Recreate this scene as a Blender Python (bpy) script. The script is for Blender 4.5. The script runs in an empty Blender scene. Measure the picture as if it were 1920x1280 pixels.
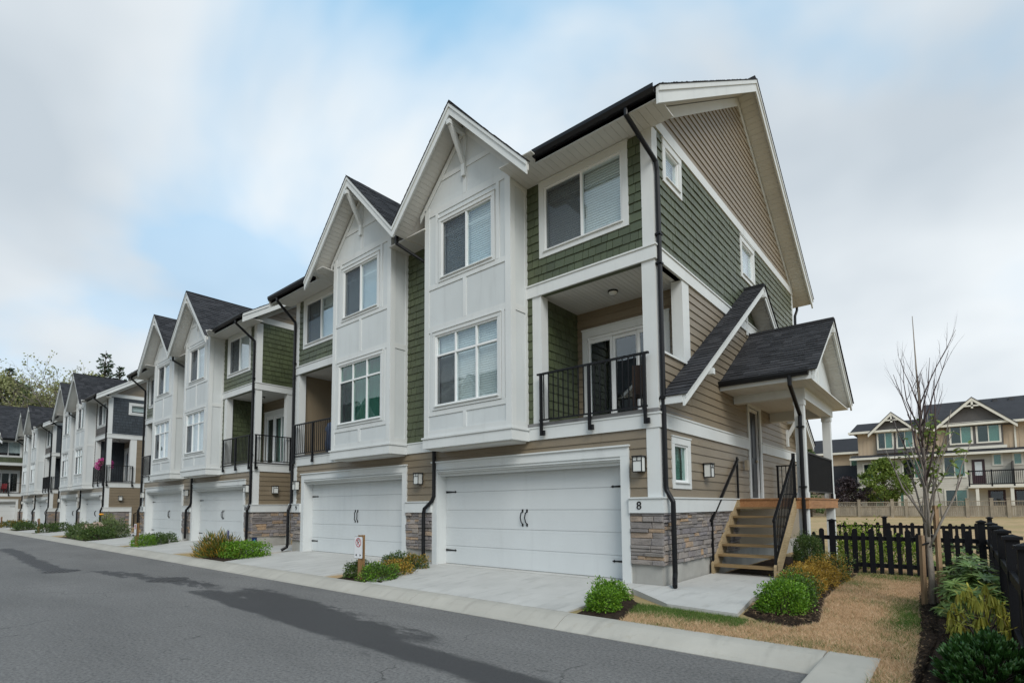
import bpy, math, random
import numpy as np
from mathutils import Matrix, Vector

# ---------------------------------------------------------------- camera
sc = bpy.context.scene
R_ = math.radians
CAM = (3.919, -8.603, 1.353)
def _cam():
    f, yaw, th, ro = 992.7, R_(40.128), R_(4.128), R_(-0.412)
    F0 = Vector((-math.sin(yaw), math.cos(yaw), 0)); Rt = Vector((math.cos(yaw), math.sin(yaw), 0)); Z = Vector((0, 0, 1))
    F = F0 * math.cos(th) + Z * math.sin(th); U = Z * math.cos(th) - F0 * math.sin(th)
    Rr = Rt * math.cos(ro) + U * math.sin(ro); Ur = U * math.cos(ro) - Rt * math.sin(ro)
    cd = bpy.data.cameras.new('camera'); co = bpy.data.objects.new('camera', cd)
    sc.collection.objects.link(co)
    m = Matrix.Identity(4)
    for i in range(3):
        m[i][0] = Rr[i]; m[i][1] = Ur[i]; m[i][2] = -F[i]; m[i][3] = CAM[i]
    co.matrix_world = m
    cd.sensor_width = 36; cd.sensor_fit = 'HORIZONTAL'; cd.lens = f / 1920 * 36
    cd.shift_y = (878 - 640) / 1920
    cd.clip_start = 0.05; cd.clip_end = 3000
    sc.camera = co
_cam()

# ---------------------------------------------------------------- sky, sun, exposure
SUN_EL, SUN_AZ = 41.0, 126.0      # compass-like: azimuth of the sun measured from +Y clockwise
def _world():
    w = bpy.data.worlds.new('World'); sc.world = w; w.use_nodes = True
    nt = w.node_tree; nt.nodes.clear(); N = nt.nodes.new; L = nt.links.new
    out = N('ShaderNodeOutputWorld'); bg = N('ShaderNodeBackground'); bg.inputs['Strength'].default_value = 0.10
    sky = N('ShaderNodeTexSky'); sky.sky_type = 'NISHITA'; sky.sun_disc = False
    sky.sun_elevation = R_(SUN_EL); sky.sun_rotation = R_(SUN_AZ); sky.air_density = 1.0; sky.dust_density = 1.5; sky.ozone_density = 1.3
    tc = N('ShaderNodeTexCoord'); sep = N('ShaderNodeSeparateXYZ'); L(tc.outputs['Generated'], sep.inputs[0])
    # project the direction on a cloud layer
    add = N('ShaderNodeMath'); add.operation = 'ADD'; add.inputs[1].default_value = 0.42; L(sep.outputs['Z'], add.inputs[0])
    mx = N('ShaderNodeMath'); mx.operation = 'MAXIMUM'; mx.inputs[1].default_value = 0.12; L(add.outputs[0], mx.inputs[0])
    dx = N('ShaderNodeMath'); dx.operation = 'DIVIDE'; L(sep.outputs['X'], dx.inputs[0]); L(mx.outputs[0], dx.inputs[1])
    dy = N('ShaderNodeMath'); dy.operation = 'DIVIDE'; L(sep.outputs['Y'], dy.inputs[0]); L(mx.outputs[0], dy.inputs[1])
    cb = N('ShaderNodeCombineXYZ'); L(dx.outputs[0], cb.inputs[0]); L(dy.outputs[0], cb.inputs[1])
    cb.inputs[2].default_value = 1.1
    n1 = N('ShaderNodeTexNoise'); n1.inputs['Scale'].default_value = 1.25; n1.inputs['Detail'].default_value = 5; n1.inputs['Roughness'].default_value = 0.46; n1.inputs['Distortion'].default_value = 0.35
    L(cb.outputs[0], n1.inputs['Vector'])
    cov = N('ShaderNodeMapRange'); cov.interpolation_type = 'SMOOTHSTEP'
    cov.inputs['From Min'].default_value = 0.30; cov.inputs['From Max'].default_value = 0.53
    L(n1.outputs['Fac'], cov.inputs['Value'])
    # more cover towards the horizon
    hz = N('ShaderNodeMapRange'); hz.inputs['From Min'].default_value = 0.05; hz.inputs['From Max'].default_value = 0.74
    hz.inputs['To Min'].default_value = 0.97; hz.inputs['To Max'].default_value = 0.12; L(sep.outputs['Z'], hz.inputs['Value'])
    fm = N('ShaderNodeMath'); fm.operation = 'MAXIMUM'; L(cov.outputs[0], fm.inputs[0]); L(hz.outputs[0], fm.inputs[1])
    n2 = N('ShaderNodeTexNoise'); n2.inputs['Scale'].default_value = 1.5; n2.inputs['Detail'].default_value = 4; n2.inputs['Roughness'].default_value = 0.48
    mp = N('ShaderNodeMapping'); mp.inputs['Location'].default_value = (4.1, 1.3, 0.6); L(cb.outputs[0], mp.inputs['Vector']); L(mp.outputs[0], n2.inputs['Vector'])
    cr = N('ShaderNodeValToRGB'); e = cr.color_ramp.elements
    e[0].position = 0.36; e[0].color = (0.475, 0.535, 0.59, 1); e[1].position = 0.66; e[1].color = (0.725, 0.77, 0.80, 1)
    L(n2.outputs['Fac'], cr.inputs[0])
    sc_ = N('ShaderNodeVectorMath'); sc_.operation = 'SCALE'; sc_.inputs['Scale'].default_value = 8.3; L(cr.outputs[0], sc_.inputs[0])
    # blue holes: clear sky with thin veil
    sk2 = N('ShaderNodeVectorMath'); sk2.operation = 'MULTIPLY_ADD'; L(sky.outputs[0], sk2.inputs[0])
    sk2.inputs[1].default_value = (0.6, 0.62, 0.62); sk2.inputs[2].default_value = (1.0, 2.9, 4.4)
    mix = N('ShaderNodeMixRGB'); L(fm.outputs[0], mix.inputs['Fac']); L(sk2.outputs[0], mix.inputs['Color1']); L(sc_.outputs[0], mix.inputs['Color2'])
    L(mix.outputs[0], bg.inputs['Color']); L(bg.outputs[0], out.inputs['Surface'])
    sd = bpy.data.lights.new('sun', 'SUN'); so = bpy.data.objects.new('sun', sd); sc.collection.objects.link(so)
    sd.energy = 1.5; sd.angle = R_(28); sd.color = (1.0, 0.96, 0.90)
    az = R_(SUN_AZ); el = R_(SUN_EL)
    d = Vector((math.sin(az) * math.cos(el), math.cos(az) * math.cos(el), math.sin(el)))   # towards the sun
    so.rotation_euler = d.to_track_quat('Z', 'Y').to_euler()
    so.location = (0, -20, 40)
_world()
sc.view_settings.view_transform = 'Standard'; sc.view_settings.look = 'None'
sc.view_settings.gamma = 1.0; sc.view_settings.use_curve_mapping = False
sc.view_settings.exposure = 0.55
sc.cycles.max_bounces = 8; sc.cycles.transparent_max_bounces = 16
sc.cycles.use_denoising = True

rnd = random.Random(8)
COL = sc.collection

# ---------------------------------------------------------------- materials (all node based)
def _nt(name):
    m = bpy.data.materials.new(name); m.use_nodes = True
    nt = m.node_tree; b = nt.nodes['Principled BSDF']
    return m, nt, nt.nodes.new, nt.links.new, b
def _coord(nt, scale=(1, 1, 1), kind='Object'):
    tc = nt.nodes.new('ShaderNodeTexCoord'); mp = nt.nodes.new('ShaderNodeMapping')
    mp.inputs['Scale'].default_value = scale; nt.links.new(tc.outputs[kind], mp.inputs['Vector']); return mp.outputs[0]
def _noise(nt, vec, scale, detail=4, rough=0.55):
    n = nt.nodes.new('ShaderNodeTexNoise'); n.inputs['Scale'].default_value = scale; n.inputs['Detail'].default_value = detail
    n.inputs['Roughness'].default_value = rough; nt.links.new(vec, n.inputs['Vector']); return n.outputs['Fac']
def _ramp(nt, fac, stops):
    r = nt.nodes.new('ShaderNodeValToRGB'); e = r.color_ramp.elements
    while len(e) < len(stops): e.new(0.5)
    for k, (p, c) in enumerate(stops): e[k].position = p; e[k].color = (*c, 1)
    nt.links.new(fac, r.inputs[0]); return r.outputs[0]
def _mr(nt, fac, a, b, c, d, smooth=False):
    m = nt.nodes.new('ShaderNodeMapRange'); m.inputs['From Min'].default_value = a; m.inputs['From Max'].default_value = b
    m.inputs['To Min'].default_value = c; m.inputs['To Max'].default_value = d
    if smooth: m.interpolation_type = 'SMOOTHSTEP'
    nt.links.new(fac, m.inputs['Value']); return m.outputs[0]
def _mix(nt, fac, c1, c2, mode='MIX'):
    m = nt.nodes.new('ShaderNodeMixRGB'); m.blend_type = mode
    for k, s in (('Fac', fac), ('Color1', c1), ('Color2', c2)):
        if isinstance(s, (int, float)): m.inputs[k].default_value = s
        elif isinstance(s, tuple): m.inputs[k].default_value = (*s, 1)
        else: nt.links.new(s, m.inputs[k])
    return m.outputs[0]
def _bump(nt, b, h, strength=0.3, dist=0.01):
    n = nt.nodes.new('ShaderNodeBump'); n.inputs['Strength'].default_value = strength; n.inputs['Distance'].default_value = dist
    nt.links.new(h, n.inputs['Height']); nt.links.new(n.outputs[0], b.inputs['Normal'])
def _rand(nt):
    """per piece random: object random and island random folded together"""
    oi = nt.nodes.new('ShaderNodeObjectInfo'); g = nt.nodes.new('ShaderNodeNewGeometry')
    a = nt.nodes.new('ShaderNodeMath'); a.operation = 'ADD'; nt.links.new(oi.outputs['Random'], a.inputs[0]); nt.links.new(g.outputs['Random Per Island'], a.inputs[1])
    f = nt.nodes.new('ShaderNodeMath'); f.operation = 'FRACT'; nt.links.new(a.outputs[0], f.inputs[0]); return f.outputs[0]
def _math(nt, op, a, b):
    m = nt.nodes.new('ShaderNodeMath'); m.operation = op
    for k, s in enumerate((a, b)):
        if isinstance(s, (int, float)): m.inputs[k].default_value = s
        else: nt.links.new(s, m.inputs[k])
    return m.outputs[0]

M = {}
def painted(name, col, rough=0.55, var=0.06, dirt=0.10, scale=6.0, grain=None, piece=0.10, bump=0.12, spec=0.4, sheen=0.0):
    """painted cladding: slight fading, streaks and piece-to-piece variation"""
    m, nt, N, L, b = _nt(name)
    v = _coord(nt)
    big = _noise(nt, v, scale * 0.2, 4); fine = _noise(nt, _coord(nt, grain or (1, 1, 1)), scale * 6, 5)
    c0 = tuple(x * (1 - var) for x in col); c1 = tuple(min(1, x * (1 + var)) for x in col)
    c = _ramp(nt, big, [(0.3, c0), (0.7, c1)])
    streak = _noise(nt, _coord(nt, (3, 3, 0.35)), 1.6, 5, 0.65)
    c = _mix(nt, _mr(nt, streak, 0.52, 0.78, 0, dirt, True), c, tuple(x * 0.55 for x in col))
    if piece:
        k = _mr(nt, _rand(nt), 0, 1, 1 - piece, 1 + piece)
        cb = N('ShaderNodeCombineXYZ'); [L(k, cb.inputs[i]) for i in range(3)]
        c = _mix(nt, 1.0, c, cb.outputs[0], 'MULTIPLY')
    L(c, b.inputs['Base Color']); b.inputs['Roughness'].default_value = rough
    b.inputs['Specular IOR Level'].default_value = spec
    if sheen: b.inputs['Sheen Weight'].default_value = sheen; b.inputs['Sheen Roughness'].default_value = 0.24
    _bump(nt, b, fine, bump, 0.004)
    M[name] = m; return m
painted('white_trim', (0.605, 0.63, 0.625), 0.5, 0.04, 0.22, 5, None, 0.025, 0.06)
painted('white_panel', (0.555, 0.59, 0.595), 0.55, 0.05, 0.22, 4, None, 0.02, 0.08)
painted('garage_white', (0.57, 0.60, 0.605), 0.42, 0.04, 0.14, 4, (40, 1, 1), 0.012, 0.05)
painted('soffit_white', (0.60, 0.60, 0.575), 0.6, 0.03, 0.04, 4, None, 0.03, 0.05)
painted('green_shingle', (0.060, 0.076, 0.035), 0.45, 0.12, 0.28, 7, (18, 18, 1), 0.15, 0.35, 0.6, 0.62)
painted('tan_siding', (0.195, 0.155, 0.102), 0.45, 0.06, 0.14, 6, (1, 1, 14), 0.07, 0.25, 0.85, 0.6)
painted('slate_shingle', (0.036, 0.046, 0.056), 0.6, 0.1, 0.2, 7, (18, 18, 1), 0.16, 0.35)
painted('taupe_shingle', (0.10, 0.094, 0.090), 0.6, 0.1, 0.2, 7, (18, 18, 1), 0.12, 0.35)
painted('cream_siding', (0.55, 0.52, 0.45), 0.6, 0.05, 0.1, 5, None, 0.04, 0.2)
painted('beige_batten', (0.50, 0.39, 0.27), 0.6, 0.06, 0.1, 5, None, 0.05, 0.2)
painted('cream_trim', (0.70, 0.67, 0.58), 0.55, 0.03, 0.08, 5, None, 0.02, 0.05)
painted('black_metal', (0.006, 0.0065, 0.008), 0.42, 0.1, 0.0, 5, None, 0.0, 0.03, 0.3)
painted('black_fence', (0.0045, 0.005, 0.007), 0.6, 0.15, 0.2, 6, (8, 8, 1), 0.18, 0.4, 0.2)
painted('vinyl_frame', (0.74, 0.76, 0.76), 0.35, 0.02, 0.03, 5, None, 0.0, 0.02)
painted('blind', (0.66, 0.69, 0.69), 0.5, 0.03, 0.0, 5, None, 0.04, 0.0)
painted('curtain_green', (0.16, 0.30, 0.26), 0.8, 0.08, 0.0, 5, None, 0.06, 0.1)
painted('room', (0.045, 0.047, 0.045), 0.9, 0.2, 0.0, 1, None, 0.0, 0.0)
painted('deck_membrane', (0.20, 0.20, 0.20), 0.8, 0.15, 0.2, 20, None, 0.0, 0.3)
painted('concrete_wall', (0.34, 0.335, 0.31), 0.85, 0.14, 0.45, 12, None, 0.0, 0.5)
painted('sign_white', (0.72, 0.73, 0.74), 0.35, 0.02, 0.08, 4, None, 0, 0.0)
painted('sign_red', (0.38, 0.012, 0.02), 0.4, 0.05, 0, 4, None, 0, 0.0)
painted('sign_black', (0.012, 0.012, 0.014), 0.4, 0.05, 0, 4, None, 0, 0.0)
painted('sign_blue', (0.018, 0.03, 0.09), 0.4, 0.05, 0, 4, None, 0, 0.0)
painted('sign_cyan', (0.03, 0.30, 0.52), 0.4, 0.05, 0, 4, None, 0, 0.0)
painted('purple_plate', (0.10, 0.10, 0.22), 0.4, 0.05, 0, 4, None, 0, 0.0)
painted('terracotta', (0.06, 0.038, 0.028), 0.7, 0.15, 0.2, 8, None, 0, 0.2)
painted('blue_cover', (0.07, 0.10, 0.17), 0.7, 0.3, 0.2, 14, None, 0.0, 0.3)
painted('red_chair', (0.22, 0.012, 0.02), 0.5, 0.1, 0.1, 6, None, 0.0, 0.1)
painted('manhole_iron', (0.05, 0.05, 0.052), 0.55, 0.2, 0.2, 12, None, 0, 0.3)
painted('door_dark', (0.020, 0.022, 0.026), 0.4, 0.1, 0, 4, None, 0, 0.0)
painted('door_plum', (0.05, 0.025, 0.03), 0.4, 0.1, 0, 4, None, 0, 0.0)
painted('brass_metal', (0.35, 0.30, 0.22), 0.35, 0.1, 0, 4, None, 0, 0.0)

def stone_mat():
    m, nt, N, L, b = _nt('ledge_stone'); r = _rand(nt)
    c = _ramp(nt, r, [(0, (0.17, 0.155, 0.15)), (.2, (0.27, 0.245, 0.225)), (.42, (0.205, 0.19, 0.20)), (.6, (0.33, 0.285, 0.24)), (.78, (0.23, 0.215, 0.215)), (.88, (0.42, 0.285, 0.165)), (1, (0.30, 0.275, 0.26))])
    c0 = nt.nodes[-1]
    v = _coord(nt); n = _noise(nt, v, 9, 6, 0.65); n2 = _noise(nt, v, 45, 5, 0.7)
    c = _mix(nt, _mr(nt, n, 0.42, 0.75, 0, 0.5, True), c, (0.10, 0.09, 0.09)); c = _mix(nt, _mr(nt, n2, 0.5, 0.8, 0, 0.4), c, (0.33, 0.30, 0.27))
    L(c, b.inputs['Base Color']); b.inputs['Roughness'].default_value = 0.85
    _bump(nt, b, _math(nt, 'ADD', n, n2), 0.9, 0.02); M['ledge_stone'] = m
stone_mat()
def roof_mat():
    m, nt, N, L, b = _nt('asphalt_shingle'); r = _rand(nt)
    c = _ramp(nt, r, [(0, (0.016, 0.017, 0.020)), (.5, (0.027, 0.028, 0.032)), (1, (0.047, 0.048, 0.053))])
    v = _coord(nt); g = _noise(nt, v, 260, 2, 0.8); n = _noise(nt, v, 1.2, 4)
    c = _mix(nt, _mr(nt, g, 0.45, 0.75, 0, 0.5), c, (0.085, 0.086, 0.09)); c = _mix(nt, _mr(nt, n, 0.4, 0.7, 0, 0.3, True), c, (0.02, 0.021, 0.024))
    L(c, b.inputs['Base Color']); b.inputs['Roughness'].default_value = 0.9; b.inputs['Specular IOR Level'].default_value = 0.25
    _bump(nt, b, g, 0.5, 0.004); M['asphalt_shingle'] = m
roof_mat()
def wood_mat(name, ca, cb_, cc, axis, rough=0.7):
    m, nt, N, L, b = _nt(name)
    s = {'x': (1.2, 22, 22), 'y': (22, 1.2, 22), 'z': (22, 22, 1.2)}[axis]
    g = _noise(nt, _coord(nt, s), 2.2, 7, 0.62); v = _coord(nt); big = _noise(nt, v, 2.0, 4)
    c = _ramp(nt, g, [(0.28, ca), (0.5, cb_), (0.75, cc)])
    c = _mix(nt, _mr(nt, big, 0.4, 0.75, 0, 0.4, True), c, tuple(x * 0.55 for x in cb_))
    k = _mr(nt, _rand(nt), 0, 1, 0.85, 1.15); q = N('ShaderNodeCombineXYZ'); [L(k, q.inputs[i]) for i in range(3)]
    c = _mix(nt, 1.0, c, q.outputs[0], 'MULTIPLY')
    L(c, b.inputs['Base Color']); b.inputs['Roughness'].default_value = rough; _bump(nt, b, g, 0.35, 0.004); M[name] = m
for ax in 'xyz':
    wood_mat('treated_' + ax, (0.12, 0.078, 0.032), (0.225, 0.150, 0.068), (0.33, 0.24, 0.12), ax)
    wood_mat('cedar_' + ax, (0.20, 0.085, 0.03), (0.33, 0.16, 0.065), (0.42, 0.22, 0.10), ax)
wood_mat('pale_wood', (0.24, 0.17, 0.085), (0.36, 0.27, 0.15), (0.46, 0.36, 0.22), 'y')
wood_mat('post_wood', (0.15, 0.075, 0.025), (0.24, 0.135, 0.052), (0.32, 0.20, 0.09), 'z')
wood_mat('stake_wood', (0.17, 0.10, 0.05), (0.28, 0.18, 0.10), (0.36, 0.26, 0.16), 'z')
wood_mat('fence_wood', (0.20, 0.165, 0.12), (0.29, 0.245, 0.18), (0.36, 0.31, 0.24), 'z')

def glass_mat(name, tint, base, k):
    m, nt, N, L, b = _nt(name); nt.nodes.remove(b); out = nt.nodes['Material Output']
    tr = N('ShaderNodeBsdfTransparent'); tr.inputs[0].default_value = (*tint, 1)
    gl = N('ShaderNodeBsdfGlossy'); gl.inputs['Roughness'].default_value = 0.012; gl.inputs['Color'].default_value = (0.92, 0.96, 1.0, 1)
    fr = N('ShaderNodeLayerWeight'); fr.inputs['Blend'].default_value = 0.5
    f = _mr(nt, _math(nt, 'POWER', fr.outputs['Facing'], 3.2), 0.0, 1.0, base, k); f = _math(nt, 'MINIMUM', f, 1.0)
    # old float glass is never quite flat
    bp = N('ShaderNodeBump'); bp.inputs['Strength'].default_value = 0.05; bp.inputs['Distance'].default_value = 0.02
    L(_noise(nt, _coord(nt), 1.7, 2), bp.inputs['Height']); L(bp.outputs[0], gl.inputs['Normal'])
    mx = N('ShaderNodeMixShader'); L(f, mx.inputs[0]); L(tr.outputs[0], mx.inputs[1]); L(gl.outputs[0], mx.inputs[2]); L(mx.outputs[0], out.inputs['Surface'])
    M[name] = m
glass_mat('window_glass', (0.91, 0.95, 0.95), 0.09, 0.85)
glass_mat('dark_glass', (0.62, 0.76, 0.72), 0.06, 0.8)
def screen_mat():
    m, nt, N, L, b = _nt('screen_mesh'); nt.nodes.remove(b); out = nt.nodes['Material Output']
    tr = N('ShaderNodeBsdfTransparent'); df = N('ShaderNodeBsdfDiffuse'); df.inputs[0].default_value = (0.06, 0.058, 0.066, 1)
    mx = N('ShaderNodeMixShader'); mx.inputs[0].default_value = 0.30; L(tr.outputs[0], mx.inputs[1]); L(df.outputs[0], mx.inputs[2]); L(mx.outputs[0], out.inputs['Surface']); M['screen_mesh'] = m
screen_mat()
def lamp_glass():
    m, nt, N, L, b = _nt('frosted_glass'); b.inputs['Base Color'].default_value = (0.62, 0.64, 0.62, 1); b.inputs['Roughness'].default_value = 0.25; M['frosted_glass'] = m
lamp_glass()

def concrete_mat(name, col, crack=True):
    m, nt, N, L, b = _nt(name); v = _coord(nt)
    n = _noise(nt, v, 0.9, 6, 0.6); f = _noise(nt, v, 90, 4, 0.7); st = _noise(nt, _coord(nt, (2.2, 0.5, 1)), 2.2, 5, 0.6)
    c = _ramp(nt, n, [(0.3, tuple(x * 0.86 for x in col)), (0.7, tuple(x * 1.08 for x in col))])
    c = _mix(nt, _mr(nt, st, 0.50, 0.78, 0, 0.55, True), c, tuple(x * 0.60 for x in col)); n3 = _noise(nt, v, 3.4, 8, 0.7); c = _mix(nt, _mr(nt, n3, 0.56, 0.72, 0, 0.4, True), c, tuple(x * q for x, q in zip(col, (0.72, 0.68, 0.6))))
    c = _mix(nt, _mr(nt, f, 0.55, 0.8, 0, 0.25), c, tuple(x * 0.6 for x in col))
    L(c, b.inputs['Base Color']); b.inputs['Roughness'].default_value = 0.8; b.inputs['Specular IOR Level'].default_value = 0.3
    _bump(nt, b, f, 0.25, 0.003); M[name] = m
concrete_mat('driveway_concrete', (0.47, 0.465, 0.44)); concrete_mat('kerb_concrete', (0.40, 0.385, 0.34))

def asphalt_mat():
    m, nt, N, L, b = _nt('road_asphalt'); v = _coord(nt)
    agg = _noise(nt, v, 85, 4, 0.85); mid = _noise(nt, v, 7, 5, 0.6); big = _noise(nt, _coord(nt, (0.35, 1, 1)), 0.9, 5, 0.6)
    c = _ramp(nt, big, [(0.3, (0.140, 0.137, 0.132)), (0.7, (0.205, 0.20, 0.192))])
    c = _mix(nt, _mr(nt, mid, 0.5, 0.8, 0, 0.25, True), c, (0.09, 0.091, 0.094))
    c = _mix(nt, _mr(nt, agg, 0.52, 0.72, 0, 0.5), c, (0.33, 0.33, 0.32)); c = _mix(nt, _mr(nt, agg, 0.30, 0.45, 0.5, 0), c, (0.03, 0.03, 0.032))
    spk = _noise(nt, v, 28, 6, 0.75); c = _mix(nt, _mr(nt, spk, 0.38, 0.53, 0.62, 0), c, (0.055, 0.056, 0.058)); c = _mix(nt, _mr(nt, spk, 0.53, 0.68, 0, 0.6), c, (0.25, 0.25, 0.245))
    # damp run-off stain: a ragged band along the lowest line of the lane
    sp = N('ShaderNodeSeparateXYZ'); tc = N('ShaderNodeTexCoord'); L(tc.outputs['Object'], sp.inputs[0])
    X, Y = sp.outputs['X'], sp.outputs['Y']
    rag = _noise(nt, _coord(nt, (0.8, 2.0, 1)), 1.2, 12, 0.74)
    def band(x0, y0, x1, y1, w, xa, xb, soft):
        s = (y1 - y0) / (x1 - x0)
        yc = _math(nt, 'ADD', _math(nt, 'MULTIPLY', X, s), y0 - s * x0)
        d = _math(nt, 'ABSOLUTE', _math(nt, 'SUBTRACT', Y, yc), 0)
        d = _math(nt, 'ADD', d, _math(nt, 'MULTIPLY', _math(nt, 'SUBTRACT', rag, 0.5), soft))
        k = _mr(nt, d, w * 0.70, w * 1.15, 1, 0, True)
        e = _math(nt, 'ADD', X, _math(nt, 'MULTIPLY', _math(nt, 'SUBTRACT', rag, 0.5), 3.0))
        a = _math(nt, 'MULTIPLY', _mr(nt, e, xa - 0.25, xa + 0.25, 0, 1, True), _mr(nt, e, xb - 0.4, xb + 0.4, 1, 0, True))
        return _math(nt, 'MULTIPLY', k, a)
    w1 = band(-7.0, -4.50, 1.0, -4.80, 0.27, -7.6, 6, 0.35)
    w2 = band(-6.6, -3.98, -0.6, -4.60, 0.46, -6.9, -1.2, 1.5)
    w3 = band(-24, -5.25, -14.6, -5.55, 0.26, -27, -14.3, 0.9)
    w4 = band(-14, -5.0, -8.5, -4.1, 0.22, -13.5, -8.0, 1.6)
    w = _math(nt, 'MAXIMUM', _math(nt, 'MAXIMUM', w1, w2), _math(nt, 'MAXIMUM', w3, w4))
    c = _mix(nt, _math(nt, 'MULTIPLY', w, 0.84), c, (0.036, 0.036, 0.039))
    drip = N('ShaderNodeTexVoronoi'); drip.inputs['Scale'].default_value = 1.1; L(v, drip.inputs['Vector']); c = _mix(nt, _mr(nt, _math(nt, 'ADD', drip.outputs['Distance'], _math(nt, 'MULTIPLY', mid, 0.10)), 0.075, 0.115, 0.55, 0, True), c, (0.045, 0.045, 0.047))
    ck = N('ShaderNodeTexVoronoi'); ck.feature = 'DISTANCE_TO_EDGE'; ck.inputs['Scale'].default_value = 0.33; wv = N('ShaderNodeVectorMath'); wv.operation = 'MULTIPLY_ADD'; nc = N('ShaderNodeTexNoise'); nc.inputs['Scale'].default_value = 1.8; nc.inputs['Detail'].default_value = 6; L(v, nc.inputs['Vector']); L(nc.outputs['Color'], wv.inputs[0]); wv.inputs[1].default_value = (0.9, 0.9, 0); L(v, wv.inputs[2]); L(wv.outputs[0], ck.inputs['Vector'])
    c = _mix(nt, _math(nt, 'MULTIPLY', _mr(nt, ck.outputs['Distance'], 0.0015, 0.005, 0.6, 0), _mr(nt, big, 0.5, 0.56, 0, 1)), c, (0.03, 0.03, 0.03))
    L(c, b.inputs['Base Color']); L(_mr(nt, w, 0, 1, 0.86, 0.62), b.inputs['Roughness']); b.inputs['Specular IOR Level'].default_value = 0.3
    _bump(nt, b, agg, 0.8, 0.012); M['road_asphalt'] = m
asphalt_mat()

def ground_mat():
    m, nt, N, L, b = _nt('dry_lawn'); v = _coord(nt)
    a = _noise(nt, v, 1.1, 6, 0.62); f = _noise(nt, v, 55, 4, 0.75); g = _noise(nt, v, 0.16, 4, 0.5)
    c = _ramp(nt, a, [(0.28, (0.19, 0.165, 0.075)), (0.45, (0.43, 0.305, 0.17)), (0.7, (0.54, 0.38, 0.225))])
    c = _mix(nt, _mr(nt, g, 0.42, 0.62, 0, 0.55, True), c, (0.30, 0.26, 0.12))
    c = _mix(nt, _mr(nt, f, 0.4, 0.7, 0, 0.45), c, (0.17, 0.125, 0.06))
    L(c, b.inputs['Base Color']); b.inputs['Roughness'].default_value = 0.95; b.inputs['Specular IOR Level'].default_value = 0.1
    _bump(nt, b, f, 0.7, 0.02); M['dry_lawn'] = m
    m, nt, N, L, b = _nt('mulch'); v = _coord(nt)
    a = _noise(nt, v, 9, 6, 0.65); f = _noise(nt, _coord(nt, (1, 2.4, 1)), 60, 4, 0.8)
    c = _ramp(nt, a, [(0.3, (0.018, 0.012, 0.009)), (0.7, (0.06, 0.042, 0.03))]); c = _mix(nt, _mr(nt, f, 0.58, 0.75, 0, 0.75), c, (0.17, 0.125, 0.085))
    L(c, b.inputs['Base Color']); b.inputs['Roughness'].default_value = 0.95; b.inputs['Specular IOR Level'].default_value = 0.1
    _bump(nt, b, f, 0.9, 0.03); M['mulch'] = m
ground_mat()

def leaf_mat(name, stops, rough=0.45, trans=0.25, spec=0.4, var=None):
    """leaves: colour differs from leaf to leaf, light comes through a little"""
    m, nt, N, L, b = _nt(name); g = N('ShaderNodeNewGeometry')
    v = _coord(nt); patch = _noise(nt, v, 5.0, 3)
    f = _math(nt, 'ADD', _math(nt, 'MULTIPLY', g.outputs['Random Per Island'], 0.62), _math(nt, 'MULTIPLY', patch, 0.4))
    c = _ramp(nt, f, stops)
    L(c, b.inputs['Base Color']); b.inputs['Roughness'].default_value = rough; b.inputs['Specular IOR Level'].default_value = spec
    tl = N('ShaderNodeBsdfTranslucent'); L(c, tl.inputs[0]); mx = N('ShaderNodeMixShader'); mx.inputs[0].default_value = trans
    out = nt.nodes['Material Output']; L(b.outputs[0], mx.inputs[1]); L(tl.outputs[0], mx.inputs[2]); L(mx.outputs[0], out.inputs['Surface']); M[name] = m
leaf_mat('boxwood_leaf', [(0.1, (0.040, 0.095, 0.008)), (0.45, (0.095, 0.215, 0.014)), (0.75, (0.18, 0.35, 0.024)), (0.95, (0.34, 0.48, 0.06))])
leaf_mat('hedge_leaf', [(0.1, (0.026, 0.055, 0.014)), (0.5, (0.060, 0.112, 0.024)), (0.8, (0.11, 0.165, 0.038)), (0.97, (0.26, 0.22, 0.06))])
leaf_mat('dry_hedge_leaf', [(0.1, (0.14, 0.085, 0.012)), (0.4, (0.30, 0.185, 0.022)), (0.7, (0.46, 0.29, 0.04)), (0.95, (0.60, 0.42, 0.11))])
leaf_mat('rhodo_leaf', [(0.1, (0.06, 0.115, 0.022)), (0.5, (0.14, 0.225, 0.05)), (0.9, (0.27, 0.36, 0.11))], 0.45, 0.15, 0.5)
leaf_mat('wilted_leaf', [(0.1, (0.18, 0.12, 0.02)), (0.4, (0.26, 0.26, 0.03)), (0.7, (0.42, 0.40, 0.05)), (0.95, (0.60, 0.52, 0.09))], 0.5, 0.2)
leaf_mat('laurel_leaf', [(0.1, (0.018, 0.060, 0.012)), (0.5, (0.042, 0.115, 0.022)), (0.9, (0.10, 0.19, 0.055))], 0.35, 0.15, 0.4)
leaf_mat('tree_leaf', [(0.1, (0.07, 0.12, 0.02)), (0.5, (0.15, 0.22, 0.035)), (0.9, (0.28, 0.34, 0.07))], 0.5, 0.35)
leaf_mat('lime_leaf', [(0.1, (0.10, 0.17, 0.015)), (0.5, (0.20, 0.29, 0.03)), (0.9, (0.34, 0.42, 0.06))], 0.5, 0.35)
leaf_mat('far_leaf', [(0.1, (0.05, 0.085, 0.03)), (0.5, (0.10, 0.15, 0.05)), (0.9, (0.18, 0.22, 0.085))], 0.6, 0.25)
leaf_mat('far_olive', [(0.1, (0.19, 0.20, 0.08)), (0.5, (0.29, 0.31, 0.13)), (0.9, (0.40, 0.41, 0.20))], 0.6, 0.3)  # leaf colours of the far trees lightened in place of distance haze
leaf_mat('conifer_leaf', [(0.1, (0.030, 0.052, 0.034)), (0.5, (0.055, 0.09, 0.055)), (0.9, (0.10, 0.14, 0.085))], 0.6, 0.15)
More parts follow.
